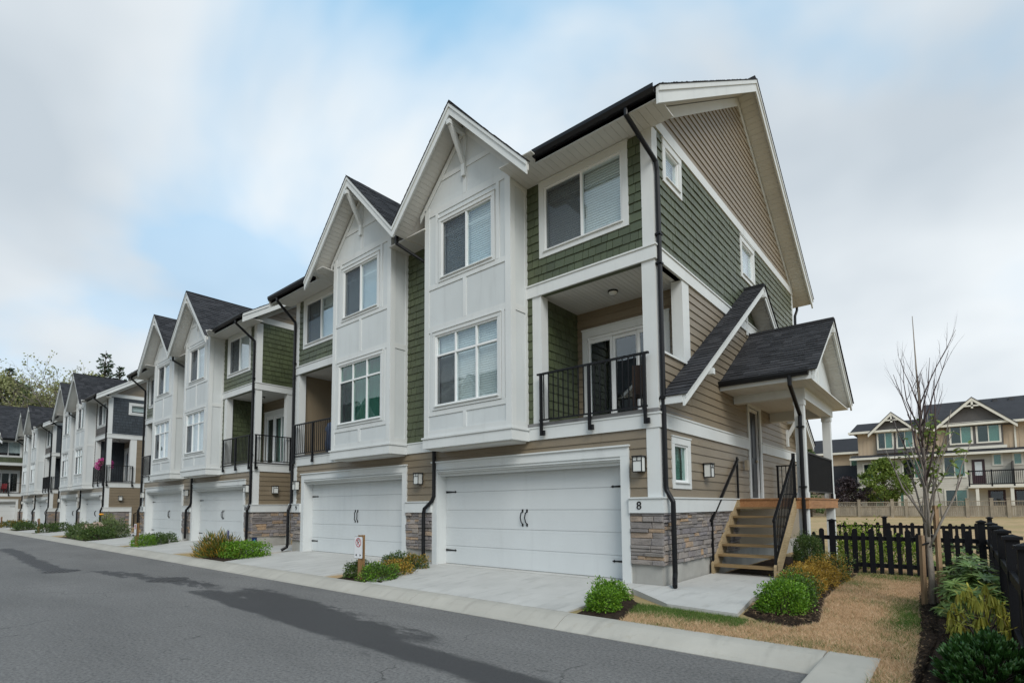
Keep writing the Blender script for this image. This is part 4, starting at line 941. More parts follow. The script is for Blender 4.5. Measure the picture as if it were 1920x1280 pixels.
def stairs(name, x0, x1, y0, y1, z0, z1, label, cat='stairs', rail_left=True, rail_right=True):
    """open wooden stairs climbing along +y beside a wall"""
    S = empty(name, ((x0+x1)/2, y0, z0)); tag(S, label, cat, 'wooden entry stairs')
    o = (-(x0+x1)/2, -y0, -z0)
    def fin(mb, nm, mt): mb.v = [(p[0]+o[0], p[1]+o[1], p[2]+o[2]) for p in mb.v]; return mb.build(nm, mt, S)
    n = 7; rise = (z1-z0)/(n+1); run = (y1-y0)/n; sl = rise/run
    for x in (x0, x1-.045):
        pts = [(x, y0-.05, z0), (x, y0+.22, z0), (x, y1+.02, z1-.30), (x, y1+.02, z1+.0), (x, y1-.10, z1), (x, y0-.05, z0+rise+.02)]
        fin(MB().prism(pts, (.045, 0, 0)), 'stringer', 'pale_wood')
    for i in range(n):
        z = z0 + rise*(i+1); y = y0 + run*i
        t = fin(MB().box(x0+.047, x1-.047, y-.02, y+.125, z-.042, z).box(x0+.047, x1-.047, y+.131, y+run+.02, z-.042, z), 'tread', 'treated_x')
    fin(MB().box(x0, x1, y1+.022, y1+.05, z1-.22, z1-.01), 'riser', 'cedar_x')
    def rail(x, balus):
        a = (x, y0-.02, z0+rise+.86); b = (x, y1+.05, z1+.90)
        fin(MB().bar(a, b, .05, .04), 'handrail', 'black_metal')
        fin(MB().bar((x, y0+.02, z0+rise-.05), (x, y0+.02, z0+rise+.86), .04), 'rail_post', 'black_metal')
        fin(MB().bar((x, y1, z1-.05), (x, y1, z1+.95), .06 if balus else .04), 'rail_post', 'black_metal')
        if balus:
            fin(MB().bar((x, y0, z0+rise+.10), (x, y1, z1+.10), .03, .03), 'bottom_rail', 'black_metal')
            m = 15
            for i in range(1, m):
                t = i/m; y = y0+(y1-y0)*t; z = z0+rise+(z1-z0-rise)*t
                fin(MB().bar((x, y, z+.10), (x, y, z+.88), .018), 'baluster', 'black_metal')
    if rail_left: rail(x0+.02, False)
    if rail_right: rail(x1-.02, True)
    return S

# ---------------------------------------------------------------- ground, road, kerb, drives
def gz(x, y):
    if y <= -2.4: return -.125
    if y <= 4: return -.125 + (y+2.4)/6.4*.06
    if y <= 60: return -.065 + (y-4)/56*.075
    return .01
def ground():
    xs = [-900, -300, -120, -90, -70, -50, -30, -15, -6, -3, 0, 1, 2, 2.83, 3.27, 4, 5, 7, 12, 30, 80, 300, 900]
    ys = [-900, -300, -80, -30, -14, -9.6, -8, -5, -2.40, -1, 0, 1, 2, 3, 4, 6, 9, 14, 22, 34, 60, 90, 200, 500, 1500]
    V = [(x, y, gz(x, y)) for y in ys for x in xs]; F = []; n = len(xs)
    for j in range(len(ys)-1):
        for i in range(n-1):
            cx, cy = (xs[i]+xs[i+1])/2, (ys[j]+ys[j+1])/2
            if cx < 3.27 and -9.6 < cy < -2.40 and cx > -70: continue
            F.append((j*n+i, j*n+i+1, (j+1)*n+i+1, (j+1)*n+i))
    me = bpy.data.meshes.new('ground'); me.from_pydata(V, [], F); me.materials.append(M['dry_lawn'])
    o = bpy.data.objects.new('ground', me); COL.objects.link(o); tag(o, 'dry straw coloured lawn and field around the houses', None, None, 'structure')
    rd = MB(); rd.v = [(-70, -9.6, -.25), (3.24, -9.6, -.25), (3.26, -2.385, -.25), (-70, -2.385, -.25)]; rd.f = [(0, 1, 2, 3)]
    tag(rd.build('road', 'road_asphalt'), 'grey asphalt lane with a dark damp stain running along it', None, None, 'structure')
    # rollover kerb, poured in lengths with open joints; return piece at the lane's end
    prof = [(-2.40, -.36), (-2.40, -.112), (-2.52, -.112), (-2.60, -.122), (-2.72, -.175), (-2.80, -.225), (-2.87, -.243), (-2.87, -.36)]
    K = empty('kerb', (0, -2.6, -.2)); tag(K, 'pale concrete rollover kerb along the edge of the lane', None, None, 'structure')
    x = 2.825
    while x > -69:
        x2 = max(-69.5, x-3.05); mb = MB().prism([(x-.004, y+2.6, z+.2) for y, z in prof], (x2-x+.008, 0, 0)); mb.build('kerb_length', 'kerb_concrete', K); x = x2
    pr2 = [(3.27, -.36), (3.27, -.112), (3.0, -.112), (2.855, -.1125), (2.835, -.116), (2.835, -.36)]
    y = -2.40
    while y > -9.5:
        y2 = y-2.6; MB().prism([(a, y-.0+2.6, z+.2) for a, z in pr2], (0, y2-y+.012, 0)).build('kerb_length', 'kerb_concrete', K); y = y2
ground()
def slab(name, pts, label, mat='driveway_concrete', th=.12):
    """poured slab with its own thickness, pts counter-clockwise with heights"""
    mb = MB(); mb.prism([(p[0], p[1], p[2]) for p in pts], (0, 0, -th)); o = mb.build(name, mat); tag(o, label, None, None, 'structure'); return o
def drives(X, who):
    for k, (a, b) in enumerate(((GX0-.25, GX1+.25), (-W-GX1-.25, -W-GX0+.25))):
        x0, x1 = X+a, X+b; f = -.5
        if X == 0 and k == 0: xl0, xl1 = x0+.95, x1-.02
        else: xl0, xl1 = x0+.5, x1-.1
        slab('driveway', [(x0, -.02, .0), (x0+.05, -.5, -.004), (xl0, -2.395, -.108), (xl1, -2.395, -.108), (x1, -.5, -.004), (x1, -.02, .0)], 'broom finished concrete driveway in front of the ' + who[k])
        slab('garage_floor', [(X+[GX0+.12, -W-GX1+.12][k], .4, .008), (X+[GX0+.12, -W-GX1+.12][k], -.015, .006), (X+[GX1-.12, -W-GX0-.12][k], -.015, .006), (X+[GX1-.12, -W-GX0-.12][k], .4, .008)], 'concrete sill under the garage door of the ' + who[k], th=.1)
BX = [0.0, -15.58, -35.46, -51.82]
drives(BX[0], ('end garage numbered 8', 'garage numbered 9')); drives(BX[1], ('third garage', 'fourth garage'))
drives(BX[2], ('fifth garage', 'sixth garage')); drives(BX[3], ('seventh garage', 'farthest garage of the row'))
slab('path', [(-.30, -.52, -.010), (.62, -1.24, -.055), (1.62, -1.32, -.06), (1.47, -.16, -.03), (1.40, 2.45, .0), (.05, 2.45, .0), (.05, -.02, .0), (-.30, -.02, .0)], 'pale concrete path from the driveway to the wooden stairs')
slab('path', [(-15.0, -.9, -.02), (-12.75, -.9, -.02), (-12.75, 3.0, .02), (-15.5, 3.0, .02), (-15.5, -.3, -.02)], 'concrete landing between the two nearest houses', th=.2)
slab('path', [(-33.0, -.5, -.03), (-28.4, -.5, -.03), (-28.4, 4.0, .0), (-33.0, 4.0, .0)], 'concrete walk between the second and third house')
def bed(pts, label, hump=.05):
    """mulched bed: fan of a polygon, raised a little in the middle"""
    c = np.mean(np.array(pts), 0); V = []; F = []; n = 0; rings = 5; per = []
    for i in range(len(pts)):
        a = np.array(pts[i]); b = np.array(pts[(i+1) % len(pts)]); m = max(2, int(np.linalg.norm(b-a)/.12))
        per += [a + (b-a)*k/m for k in range(m)]
    N_ = len(per)
    for r in range(rings+1):
        t = r/rings
        for p in per:
            q = c + (p-c)*t; j = 0 if r in (0,) else rnd.uniform(-.012, .012); e = rnd.uniform(-.015, .015) if r == rings else 0
            V.append((q[0]+e, q[1]+e, gz(q[0], q[1]) + .008 + hump*(1-t**3) + j*(t < 1)))
    for r in range(rings):
        for k in range(N_): F.append((r*N_+k, (r+1)*N_+k, (r+1)*N_+(k+1) % N_, r*N_+(k+1) % N_))
    me = bpy.data.meshes.new('planting_bed'); me.from_pydata([tuple(map(float, v)) for v in V], [], F); me.materials.append(M['mulch']); me.polygons.foreach_set('use_smooth', [True]*len(F))
    o = bpy.data.objects.new('planting_bed', me); COL.objects.link(o); tag(o, label, None, None, 'structure'); return o
BED_R = [(3.42, -9.0), (3.55, -3.2), (3.50, -.8), (3.42, .6), (3.36, 2.0), (3.50, 4.25), (4.30, 4.25), (4.36, -9.0)]
BED_P = [(1.62, -1.05), (1.95, -1.42), (2.30, -1.52), (2.52, -1.05), (2.28, .6), (2.22, 2.2), (2.28, 4.2), (1.45, 4.2), (1.50, 0.)]
bed(BED_R, 'dark mulch bed along the black fence on the right')
bed(BED_P, 'curved mulch bed between the path and the dry lawn')
bed([(.08, 2.50), (1.48, 2.50), (1.48, 7.4), (.08, 7.4)], 'dark ground added to deepen the shade under the porch stairs and deck', .03)  # mulch colour darkens the ground seen between the treads, in place of deeper shade
bed([(-.18, -2.38), (.52, -2.38), (.15, -1.2), (-.35, -.7), (-.55, -.9)], 'small mulch bed at the corner of the nearest driveway')
bed([(-6.15, -2.38), (-4.62, -2.38), (-5.45, -.55), (-7.0, -.55)], 'mulch bed between the driveways of 8 and 9', .03)
bed([(-13.4, -2.38), (-11.3, -2.38), (-12.6, -.92), (-15.0, -.92)], 'mulch bed with the yard signs between the houses', .03)
bed([(-21.4, -2.38), (-20.0, -2.38), (-21.1, -.4), (-22.4, -.4)], 'mulch bed between the third and fourth driveway', .03)
bed([(-33.5, -2.38), (-26.8, -2.38), (-28.2, -.3), (-35.0, -.3)], 'planted garden bed between the second and third house', .03)
bed([(-41.8, -2.38), (-40.3, -2.38), (-41.4, -.4), (-42.6, -.4)], 'mulch bed between the fifth and sixth driveway', .03)
bed([(-51.2, -2.38), (-46.5, -2.38), (-48.2, -.3), (-51.4, -.3)], 'mulch bed between the third and fourth house', .03)
bed([(-58.2, -2.38), (-56.7, -2.38), (-57.8, -.4), (-59.0, -.4)], 'mulch bed between the last two driveways', .03)
def manhole(x, y, r, label):
    o = MB().lathe((x, y, -.2485), [(r, 0), (r, .006)], 28); 
    t = o.build('manhole_cover', 'manhole_iron'); tag(t, label, 'manhole', 'manhole covers in the lane')
    g = MB()
    for i in range(-4, 5):
        for j in range(-4, 5):
            if math.hypot(i, j) < 4.3: g.box(x+i*r/5-.022, x+i*r/5+.022, y+j*r/5-.022, y+j*r/5+.022, -.243, -.238)
    g.build('tread_pattern', 'manhole_iron', t)['kind'] = 'stuff'
manhole(-10.0, -4.32, .42, 'round iron manhole cover in the lane opposite garage 9')
manhole(-14.2, -5.5, .40, 'round iron manhole cover farther along the lane beside the narrow damp strip')

# ---------------------------------------------------------------- plants
rs = np.random.RandomState(11)
def unitv(a): return a / np.maximum(1e-9, np.linalg.norm(a, axis=-1, keepdims=True))
def leaves(C, Dr, Nn, ln, wd, fold=.25, bend=0.0, seg=1):
    """C base points, Dr pointing direction, Nn rough normal, one folded leaf each -> V,F(tri)"""
    n = len(C); Dr = unitv(Dr); S = unitv(np.cross(Dr, Nn)); Nn = np.cross(S, Dr); ln = np.broadcast_to(ln, (n,))[:, None]; wd = np.broadcast_to(wd, (n,))[:, None]
    if seg == 1:
        p0 = C; p1 = C + Dr*ln*.5 + S*wd*.5 + Nn*wd*fold; p2 = C + Dr*ln - Nn*ln*bend; p3 = C + Dr*ln*.5 - S*wd*.5 + Nn*wd*fold
        V = np.stack([p0, p1, p2, p3], 1).reshape(-1, 3); b = np.arange(n)[:, None]*4
        F = np.concatenate([b+np.array([[0, 1, 2]]), b+np.array([[0, 2, 3]])], 0); return V, F
    pts = []; w = [0.25, 1.0, .85, 0.0] if seg == 3 else [0.3, 1, 1, .7, 0]
    m = len(w)
    for k in range(m):
        t = k/(m-1); c = C + Dr*ln*t - Nn*ln*bend*t*t; hw = wd*.5*w[k]
        pts += [c - S*hw + Nn*hw*fold, c, c + S*hw + Nn*hw*fold]
    V = np.stack(pts, 1).reshape(-1, 3); b = (np.arange(n)*3*m)[:, None]; F = []
    for k in range(m-1):
        for s in (0, 1):
            i0 = 3*k+s; F += [b+np.array([[i0, i0+1, i0+4]]), b+np.array([[i0, i0+4, i0+3]])]
    return V, np.concatenate(F, 0)
def rvec(n): return unitv(rs.normal(size=(n, 3)))
def shrub(name, loc, size, mat, label, n=2600, leaf=.026, lump=.45, cat='shrub', group=None, tip=None, box=2.0, rz=0.0, parent=None, stems=True):
    """clipped shrub: leaves through an uneven lumpy shell; size = full x,y,z"""
    P = empty(name, loc, rz); tag(P, label, cat, group)
    K = 34; ctr = rs.uniform(-1, 1, (K, 3)); amp = rs.uniform(-1, 1, K)
    d = rvec(n); d[:, 2] = np.abs(d[:, 2])*1.0 - .12*(rs.rand(n)); d = unitv(d)
    r = 1.0/np.maximum(1e-6, (np.abs(d)**(box*1.5)).sum(1)**(1/(box*1.5)))     # boxy
    f = (np.exp(-11*((d[:, None]-unitv(ctr)[None])**2).sum(2))*amp[None]).sum(1)
    rad = r*(1+lump*f)*(1-.5*rs.rand(n)**2.0)*(1+.10*rs.normal(size=n)*(rs.rand(n) < .25))
    sp = unitv(np.abs(rvec(70))*np.array([1, 1, 1])*np.where(rs.rand(70, 3) < .5, -1, 1)*np.array([1, 1, 0])+np.abs(rvec(70))*np.array([0, 0, 1.])); pk = rs.rand(n) < .22; w_ = rs.randint(0, 70, n)
    d = np.where(pk[:, None], unitv(sp[w_]+.05*rs.normal(size=(n, 3))), d); rad = np.where(pk, rad*0+rs.uniform(.85, 1.2, n)*(.9+.25*((w_*37) % 10)/10), rad)
    C = d*rad[:, None]*np.array([size[0]/2, size[1]/2, size[2]*.86]); C[:, 2] = np.maximum(.02, C[:, 2]+.08*size[2])
    dr = unitv(d*.7 + rvec(n)*.9 + np.array([0, 0, .35])); V, F = leaves(C, dr, rvec(n), leaf*rs.uniform(.7, 1.4, n), leaf*.62*rs.uniform(.8, 1.2, n))
    if isinstance(mat, (list, tuple)):                   # part of the leaves another colour, in patches
        sel = f + .5*rs.normal(size=n) > .15; k = np.repeat(sel, 1); q = F.reshape(2, n, 3)
        for m_, s_ in ((mat[0], ~sel), (mat[1], sel)):
            Fs = q[:, s_].reshape(-1, 3); u, inv = np.unique(Fs, return_inverse=True); np_mesh('foliage', V[u], inv.reshape(-1, 3), m_, P)
    else: np_mesh('foliage', V, F, mat, P)
    if stems:
        mb = MB()
        for i in range(9):
            a = rnd.uniform(0, 6.28); q = rnd.uniform(.3, .75)
            mb.tube([(0.03*math.cos(a), .03*math.sin(a), -.08), (size[0]*.2*q*math.cos(a), size[1]*.2*q*math.sin(a), size[2]*.35), (size[0]*.42*q*math.cos(a), size[1]*.42*q*math.sin(a), size[2]*.72)], [.009, .007, .003], 4)
        mb.build('stem', 'brown_bark', P)
    return P
def long_leaf_shrub(name, loc, R, H, label, mat, shoots, per, ln, wd, bend, up, cat='shrub', group=None):
    P = empty(name, loc); tag(P, label, cat, group); Cs = []; Ds = []; Ns = []
    d = rvec(shoots*2); d = d[d[:, 2] > -.05][:shoots]; n = len(d)
    C = d*np.array([R[0], R[1], H])*(.62+.40*rs.rand(n, 1)); C[:, 2] = np.maximum(C[:, 2], .05)
    mb = MB()
    for i in range(n):
        a0 = rs.rand()*6.28; ax = unitv((d[i]+np.array([0, 0, .9]))[None])[0]; u = unitv(np.cross(ax, [1, .1, 0])[None])[0]; v = np.cross(ax, u)
        if i % 3 == 0: mb.tube([(0, 0, -.05), tuple(C[i]*.5), tuple(C[i])], [.010, .007, .004], 4)
        for k in range(per):
            a = a0 + 6.283*k/per + rs.uniform(-.3, .3); out = u*math.cos(a)+v*math.sin(a); dd = out*(1-up)+ax*up*rs.uniform(.4, 1.3); Cs.append(C[i]); Ds.append(dd); Ns.append(ax+out*.2)
    Cs, Ds, Ns = map(np.array, (Cs, Ds, Ns)); m = len(Cs)
    V, F = leaves(Cs, Ds, Ns, ln*rs.uniform(.65, 1.15, m), wd*rs.uniform(.8, 1.15, m), .18, bend, 3)
    np_mesh('foliage', V, F, mat, P); mb.build('stem', 'brown_bark', P)
    return P
def wilted_shrub(name, loc, R, H, label):
    P = empty(name, loc); tag(P, label, 'shrub'); n = 75; d = rvec(400); d = d[d[:, 2] > .1][:n]
    C = d*np.array([R[0], R[1], H])*(.75+.28*rs.rand(n, 1)); Cs = []; Ds = []; Ns = []; mb = MB()
    for i in range(n):
        if i % 2 == 0: mb.tube([(0, 0, -.05), tuple(C[i]*.5), tuple(C[i])], [.010, .007, .004], 4)
        for k in range(11):
            a = 6.283*k/11+rs.uniform(-.2, .2); o = np.array([math.cos(a), math.sin(a), 0]); Cs.append(C[i]+o*.008); Ds.append(o*rs.uniform(.18, .42)+np.array([0, 0, -1.0 if rs.rand() < .8 else .1])); Ns.append(o+np.array([0, 0, .3]))
    Cs, Ds, Ns = map(np.array, (Cs, Ds, Ns)); V, F = leaves(Cs, Ds, Ns, .135*rs.uniform(.7, 1.1, len(Cs)), .019, .5, .06, 3); np_mesh('foliage', V, F, 'wilted_leaf', P); mb.build('stem', 'brown_bark', P)
    return P
def grass_field(name, label, pts_fn, n, mat, hmin, hmax, wd):
    C = pts_fn(n); n = len(C); z = np.array([gz(x, y) for x, y in C]); B = np.column_stack([C, z-.005])
    h = rs.uniform(hmin, hmax, n); lean = rs.normal(size=(n, 2))*.75; T = B + np.column_stack([lean*h[:, None], h]); s = rvec(n); s[:, 2] = 0; s = unitv(s)*wd/2
    V = np.stack([B-s, B+s, T], 1).reshape(-1, 3); F = np.arange(3*n).reshape(-1, 3); o = np_mesh(name, V, F, mat, None, False); tag(o, label, 'grass', None, 'stuff'); return o
def inpoly(P, poly):
    x, y = P[:, 0], P[:, 1]; r = np.zeros(len(P), bool); n = len(poly)
    for i in range(n):
        x0, y0 = poly[i]; x1, y1 = poly[(i+1) % n]; c = ((y0 > y) != (y1 > y)) & (x < (x1-x0)*(y-y0)/((y1-y0) or 1e-9)+x0); r ^= c
    return r
LAWN = [(.50, -2.43), (3.25, -2.43), (3.27, -9.0), (3.45, -9.0), (3.55, -3.2), (3.50, -.8), (3.42, .6), (3.36, 2.0), (3.50, 4.25), (3.5, 9), (2.3, 9), (2.28, 4.2), (2.22, 2.2), (2.28, .6), (2.52, -1.05), (2.30, -1.52), (1.95, -1.42), (1.64, -1.33), (.62, -1.26), (.15, -1.2)]
def gnoise(P):   # smooth 2-d value noise for patches
    v = 0
    for k, (fx, fy, ph) in enumerate(((1.1, .7, .3), (2.3, 1.9, 1.7), (.6, 2.9, 4.0), (3.7, 3.1, 2.2))): v = v + np.sin(P[:, 0]*fx*1.7+ph+1.3*np.sin(P[:, 1]*fy*.8+k))*np.cos(P[:, 1]*fy*1.3+ph*2)/(1+.5*k)
    return v
def lawn_pts(green):
    def fn(n):
        P = rs.uniform((.1, -3.6), (3.6, 5.6), (n, 2)); P = P[inpoly(P, LAWN)]
        g = gnoise(P)*.46 + .16*np.sin(P[:, 0]*9+3*np.sin(P[:, 1]*5))*np.sin(P[:, 1]*8+2*np.sin(P[:, 0]*6))
        # greener strip beside the path edge and beside the right-hand bed
        g += 1.5*np.exp(-((P[:, 1]+1.45+.12*np.sin(P[:, 0]*7))/.40)**2)*(P[:, 0] < 1.8) + 1.25*np.exp(-((P[:, 0]-3.34+.05*np.sin(P[:, 1]*6))/.22)**2-((P[:, 1]+.1)/1.1)**2) + .6*np.exp(-((P[:, 1]-4.3)/.8)**2)
        k = g + .48*rs.normal(size=len(P)) > .52
        return P[k] if green else P[~k]
    return fn
def px_point(u, d):
    """ground point seen in picture column u (of 1920) at depth d; only a planning aid for far things"""
    yaw = R_(40.128); s = (u-960)/992.7
    return CAM[0] + d*(-math.sin(yaw)+s*math.cos(yaw)), CAM[1] + d*(math.cos(yaw)+s*math.sin(yaw))
def young_tree():
    T = empty('young_tree', (3.56, .95, -.11)); tag(T, 'slender half-bare young tree with pale trunk tied to wooden stakes', 'tree')
    r = random.Random(5); tr = MB(); tr.tube([(0, 0, -.1), (.005, .01, .5), (-.01, .02, 1.0), (.0, .0, 1.5), (.01, .0, 2.0), (.0, .02, 2.6), (-.02, 0, 3.3), (-.03, .02, 4.2)], [.044, .038, .034, .030, .024, .018, .011, .004], 9)
    tr.build('trunk', 'pale_bark', T, True)
    pale, dark = MB(), MB(); tips = []
    def grow(p, d, ln, rad, depth):
        n = 4; pts = [Vector(p)]; d = Vector(d).normalized(); rr = [rad]
        for i in range(n):
            d = (d + Vector((r.uniform(-.2, .2), r.uniform(-.2, .2), .12))).normalized(); pts.append(pts[-1]+d*ln/n); rr.append(rad*(1-.78*(i+1)/n))
        (pale if pts[0].z < 1.75 and rad > .008 else dark).tube([tuple(q) for q in pts], rr, 5); 
        for q in pts[1:]: tips.append((q, d.copy()))
        if depth > 0:
            for k in range(r.choice((2, 3, 3))):
                i = r.choice((1, 2, 2, 3)); a = r.uniform(0, 6.28); o = Vector((math.cos(a), math.sin(a), .9))
                grow(pts[i], d*1.0+o*.42, ln*r.uniform(.35, .6), rr[i]*.6, depth-1)
    for k in range(22):
        z = .85+2.05*(k/21)**1.1; a = k*2.4+r.uniform(-.4, .4); ln = (1.55-.30*(z-1.0))*r.uniform(.75, 1.15)
        grow((0, 0, z), (math.cos(a)*.34, math.sin(a)*.34, 1.0), ln, .020-.005*(z-1), 2)
    pale.build('branch', 'grey_twig', T, True); dark.build('branch', 'twig_bark', T, True)
    C = []; Dd = []
    ex = Vector((.76, .64, 0))                        # leaves are left mostly on one side, low in the crown
    for q, d in tips:
        s = q.dot(ex)
        if .95 < q.z < 2.75 and s > -.06 and len(C) < 260 and r.random() < (.75 if s > .03 else .12):
            for _ in range(r.choice((1, 1, 2))): a = r.uniform(0, 6.28); C.append(tuple(q+Vector((r.uniform(-.02, .02),)*3))); Dd.append((math.cos(a), math.sin(a), -.35))
    C = np.array(C); Dd = np.array(Dd); nl = len(C)
    V, F = leaves(C, Dd, np.tile([[0, 0, 1.]], (nl, 1))+.35*rvec(nl), .10*rs.uniform(.6, 1.25, nl), .056*rs.uniform(.7, 1.2, nl), .2, .15, 3); V = V.reshape(nl, 12, 3); F = F.reshape(-1, nl, 3)[:, 0]
    for k in range(nl): np_mesh('leaf', V[k], F, 'tree_leaf', T)
    for (x, y, nm) in ((3.47, .90, 'front'), (3.66, 1.02, 'rear')):
        S = empty('tree_stake', (x, y, -.12)); tag(S, 'rough brown wooden stake %s the young tree' % ('in front of' if nm == 'front' else 'behind'), 'stake', 'tree stakes')
        MB().bar((0, 0, -.1), (.01 if nm == 'front' else -.01, .01, 1.03 if nm == 'front' else 1.45), .055, .045).build('post', 'stake_wood', S)
        MB().tube([(.02, -.03, .9), (.06, .0, .92), (.10, .06, .92), (.06, .1, .92), (.0, .05, .9)] if nm == 'front' else [(-.02, -.04, 1.02), (-.1, -.05, 1.05), (-.14, -.02, 1.04)], .012, 5).build('tie', 'black_metal', S)
def crown_tree(name, xy, z0, H, R, base, label, mat, n, leaf, cat='tree', group=None, bark='brown_bark', seed=1, clumps=26, shape=1.0, gap=.35):
    """broadleaf tree: trunk, limbs and leaf clumps with gaps between them"""
    T = empty(name, (xy[0], xy[1], z0)); tag(T, label, cat, group); r = random.Random(seed); mb = MB()
    mb.tube([(0, 0, -.2), (.02*H*r.uniform(-1, 1), .02*H*r.uniform(-1, 1), H*.4), (0, 0, H*.86)], [H*.022, H*.015, H*.004], 6); cl = []
    for k in range(clumps):
        z = base + (H-base)*(k+.5)/clumps; t = (z-base)/(H-base); w = R*(math.sin(math.pi*min(1, .12+.88*t)**.8)*.95+.08) if shape == 1 else R*(1.05-t)*(.5+.5*r.random())
        a = k*2.39996+r.uniform(-.5, .5); q = w*r.uniform(.35, 1.0); p = Vector((q*math.cos(a), q*math.sin(a), z)); cl.append((p, R*r.uniform(.22, .42)*(1.1-.4*t)))
        mb.tube([(0, 0, max(.1*H, z-.35*q-.1*H)), tuple(p*.5+Vector((0, 0, z*.45-.02*H))), tuple(p)], [H*.008, H*.005, H*.0015], 4)
    mb.build('trunk', bark, T, True)
    per = n//clumps; C = []; 
    for p, s in cl:
        q = rvec(per)*(rs.rand(per, 1)**.5)*s*np.array([1.15, 1.15, .75]); C.append(np.array(p)+q)
    C = np.concatenate(C); m = len(C); V, F = leaves(C, rvec(m)+np.array([0, 0, -.2]), rvec(m), leaf*rs.uniform(.6, 1.3, m), leaf*.7*rs.uniform(.7, 1.2, m)); np_mesh('crown', V, F, mat, T); return T
def conifer(name, xy, z0, H, R, label, seed, group, lo=.15):
    T = empty(name, (xy[0], xy[1], z0)); tag(T, label, 'tree', group); r = random.Random(seed); mb = MB(); mb.tube([(0, 0, -.3), (0, 0, H*.5), (0, 0, H)], [H*.016, H*.01, H*.001], 6); C = []; Dd = []
    z = H*lo
    while z < H*.985:
        w = R*(1-(z/H))**.8*r.uniform(.55, 1.1)+.04*R; k = r.choice((4, 5, 6)); a0 = r.uniform(0, 6.28)
        for j in range(k):
            a = a0+6.283*j/k+r.uniform(-.35, .35); L = w*r.uniform(.5, 1.15); e = Vector((L*math.cos(a), L*math.sin(a), z+L*r.uniform(-.05, .25)))
            mb.tube([(0, 0, z-.02*H), tuple(e)], [H*.004, H*.001], 3); m = max(6, int(46*L/R))
            t = rs.rand(m, 1)**.7; base = np.array([[0, 0, z]])*(1-t)+np.array([tuple(e)])*t; C.append(base+rs.normal(size=(m, 3))*np.array([.16, .16, .09])*L*.55+.02*R*rs.normal(size=(m, 3))); Dd.append(np.tile([[math.cos(a), math.sin(a), .05]], (m, 1))+.8*rvec(m))
        z += H*r.uniform(.018, .032)
    C = np.concatenate(C); Dd = np.concatenate(Dd); m = len(C); V, F = leaves(C, Dd, rvec(m), R*.11*rs.uniform(.6, 1.3, m), R*.06); np_mesh('crown', V, F, 'conifer_leaf', T); mb.build('trunk', 'brown_bark', T, True); return T
def bare_tree(name, xy, z0, H, label, seed, group):
    T = empty(name, (xy[0], xy[1], z0)); tag(T, label, 'tree', group); r = random.Random(seed); mb = MB()
    mb.tube([(0, 0, -.3), (.1, 0, H*.35), (0, .1, H*.7)], [H*.014, H*.010, H*.005], 6)
    tips = []
    def g(p, d, L, rad, dep):
        d = Vector(d).normalized(); q = p+d*L*.5+Vector((r.uniform(-.1, .1)*L,)*3); e = q+(d+Vector((r.uniform(-.3, .3), r.uniform(-.3, .3), .15))).normalized()*L*.5
        mb.tube([tuple(p), tuple(q), tuple(e)], [rad, rad*.75, rad*.4], 3); tips.append(e)
        if dep:
            for k in range(4): g(q if k % 2 else e, d+Vector((r.uniform(-.9, .9), r.uniform(-.9, .9), r.uniform(-.1, .6))), L*r.uniform(.45, .7), rad*.5, dep-1)
    for k in range(9): a = k*2.4; z = H*(.3+.42*k/9); g(Vector((0, 0, z)), (math.cos(a)*.8, math.sin(a)*.8, .8), H*.26*(1.15-k*.05), H*.005, 3)
    mb.build('trunk', 'grey_twig', T, True)
    C = np.array([tuple(t) for t in tips]); C = C[rs.rand(len(C)) < .5]; C = np.repeat(C, 3, 0)+rs.normal(size=(len(C)*3, 3))*H*.012; m = len(C); V, F = leaves(C, rvec(m), rvec(m), H*.014, H*.010); np_mesh('leaf', V, F, 'far_olive', T)['kind'] = 'stuff'; return T

# ---------------------------------------------------------------- the row of houses
B1 = townhouse('townhouse', (BX[0], 0, 0), 0, dict(ind=True, boards=True, fine=True, front='green_shingle', side='green_shingle', end8=True, left=dict(ind=False, boards=False, glass1='dark_glass', cover1='curtain')))
tag(B1, 'nearest white and green townhouse pair with stone base, end house numbered 8', 'townhouse', 'townhouses in the row')
side_entrance(B1)
B2 = townhouse('townhouse', (BX[1], 0, 0), 0, dict(ind=False, boards=True, fine=True, front='green_shingle', side='green_shingle', curt=True, left=dict(boards=False)))
tag(B2, 'second green and white townhouse pair, behind the yard signs', 'townhouse', 'townhouses in the row')
B3 = townhouse('townhouse', (BX[2], 0, 0), 0, dict(ind=False, boards=False, fine=False, front='taupe_shingle', inner='slate_shingle', side='slate_shingle', sidewin=True))
tag(B3, 'third townhouse pair with dark slate shingle side and pink flowers on its balcony', 'townhouse', 'townhouses in the row')
B4 = townhouse('townhouse', (BX[3], 0, 0), 0, dict(ind=False, boards=False, fine=False, front='taupe_shingle', inner='slate_shingle', side='slate_shingle'))
tag(B4, 'fourth and farthest townhouse pair of the row, dark slate shingles', 'townhouse', 'townhouses in the row')
B5 = townhouse('townhouse', (-66.3, .45, 0), math.pi/2, dict(ind=False, boards=False, fine=False, front='green_shingle', side='green_shingle'))
tag(B5, 'green and white townhouse across the end of the lane, facing the viewer', 'townhouse', 'townhouses in the row')
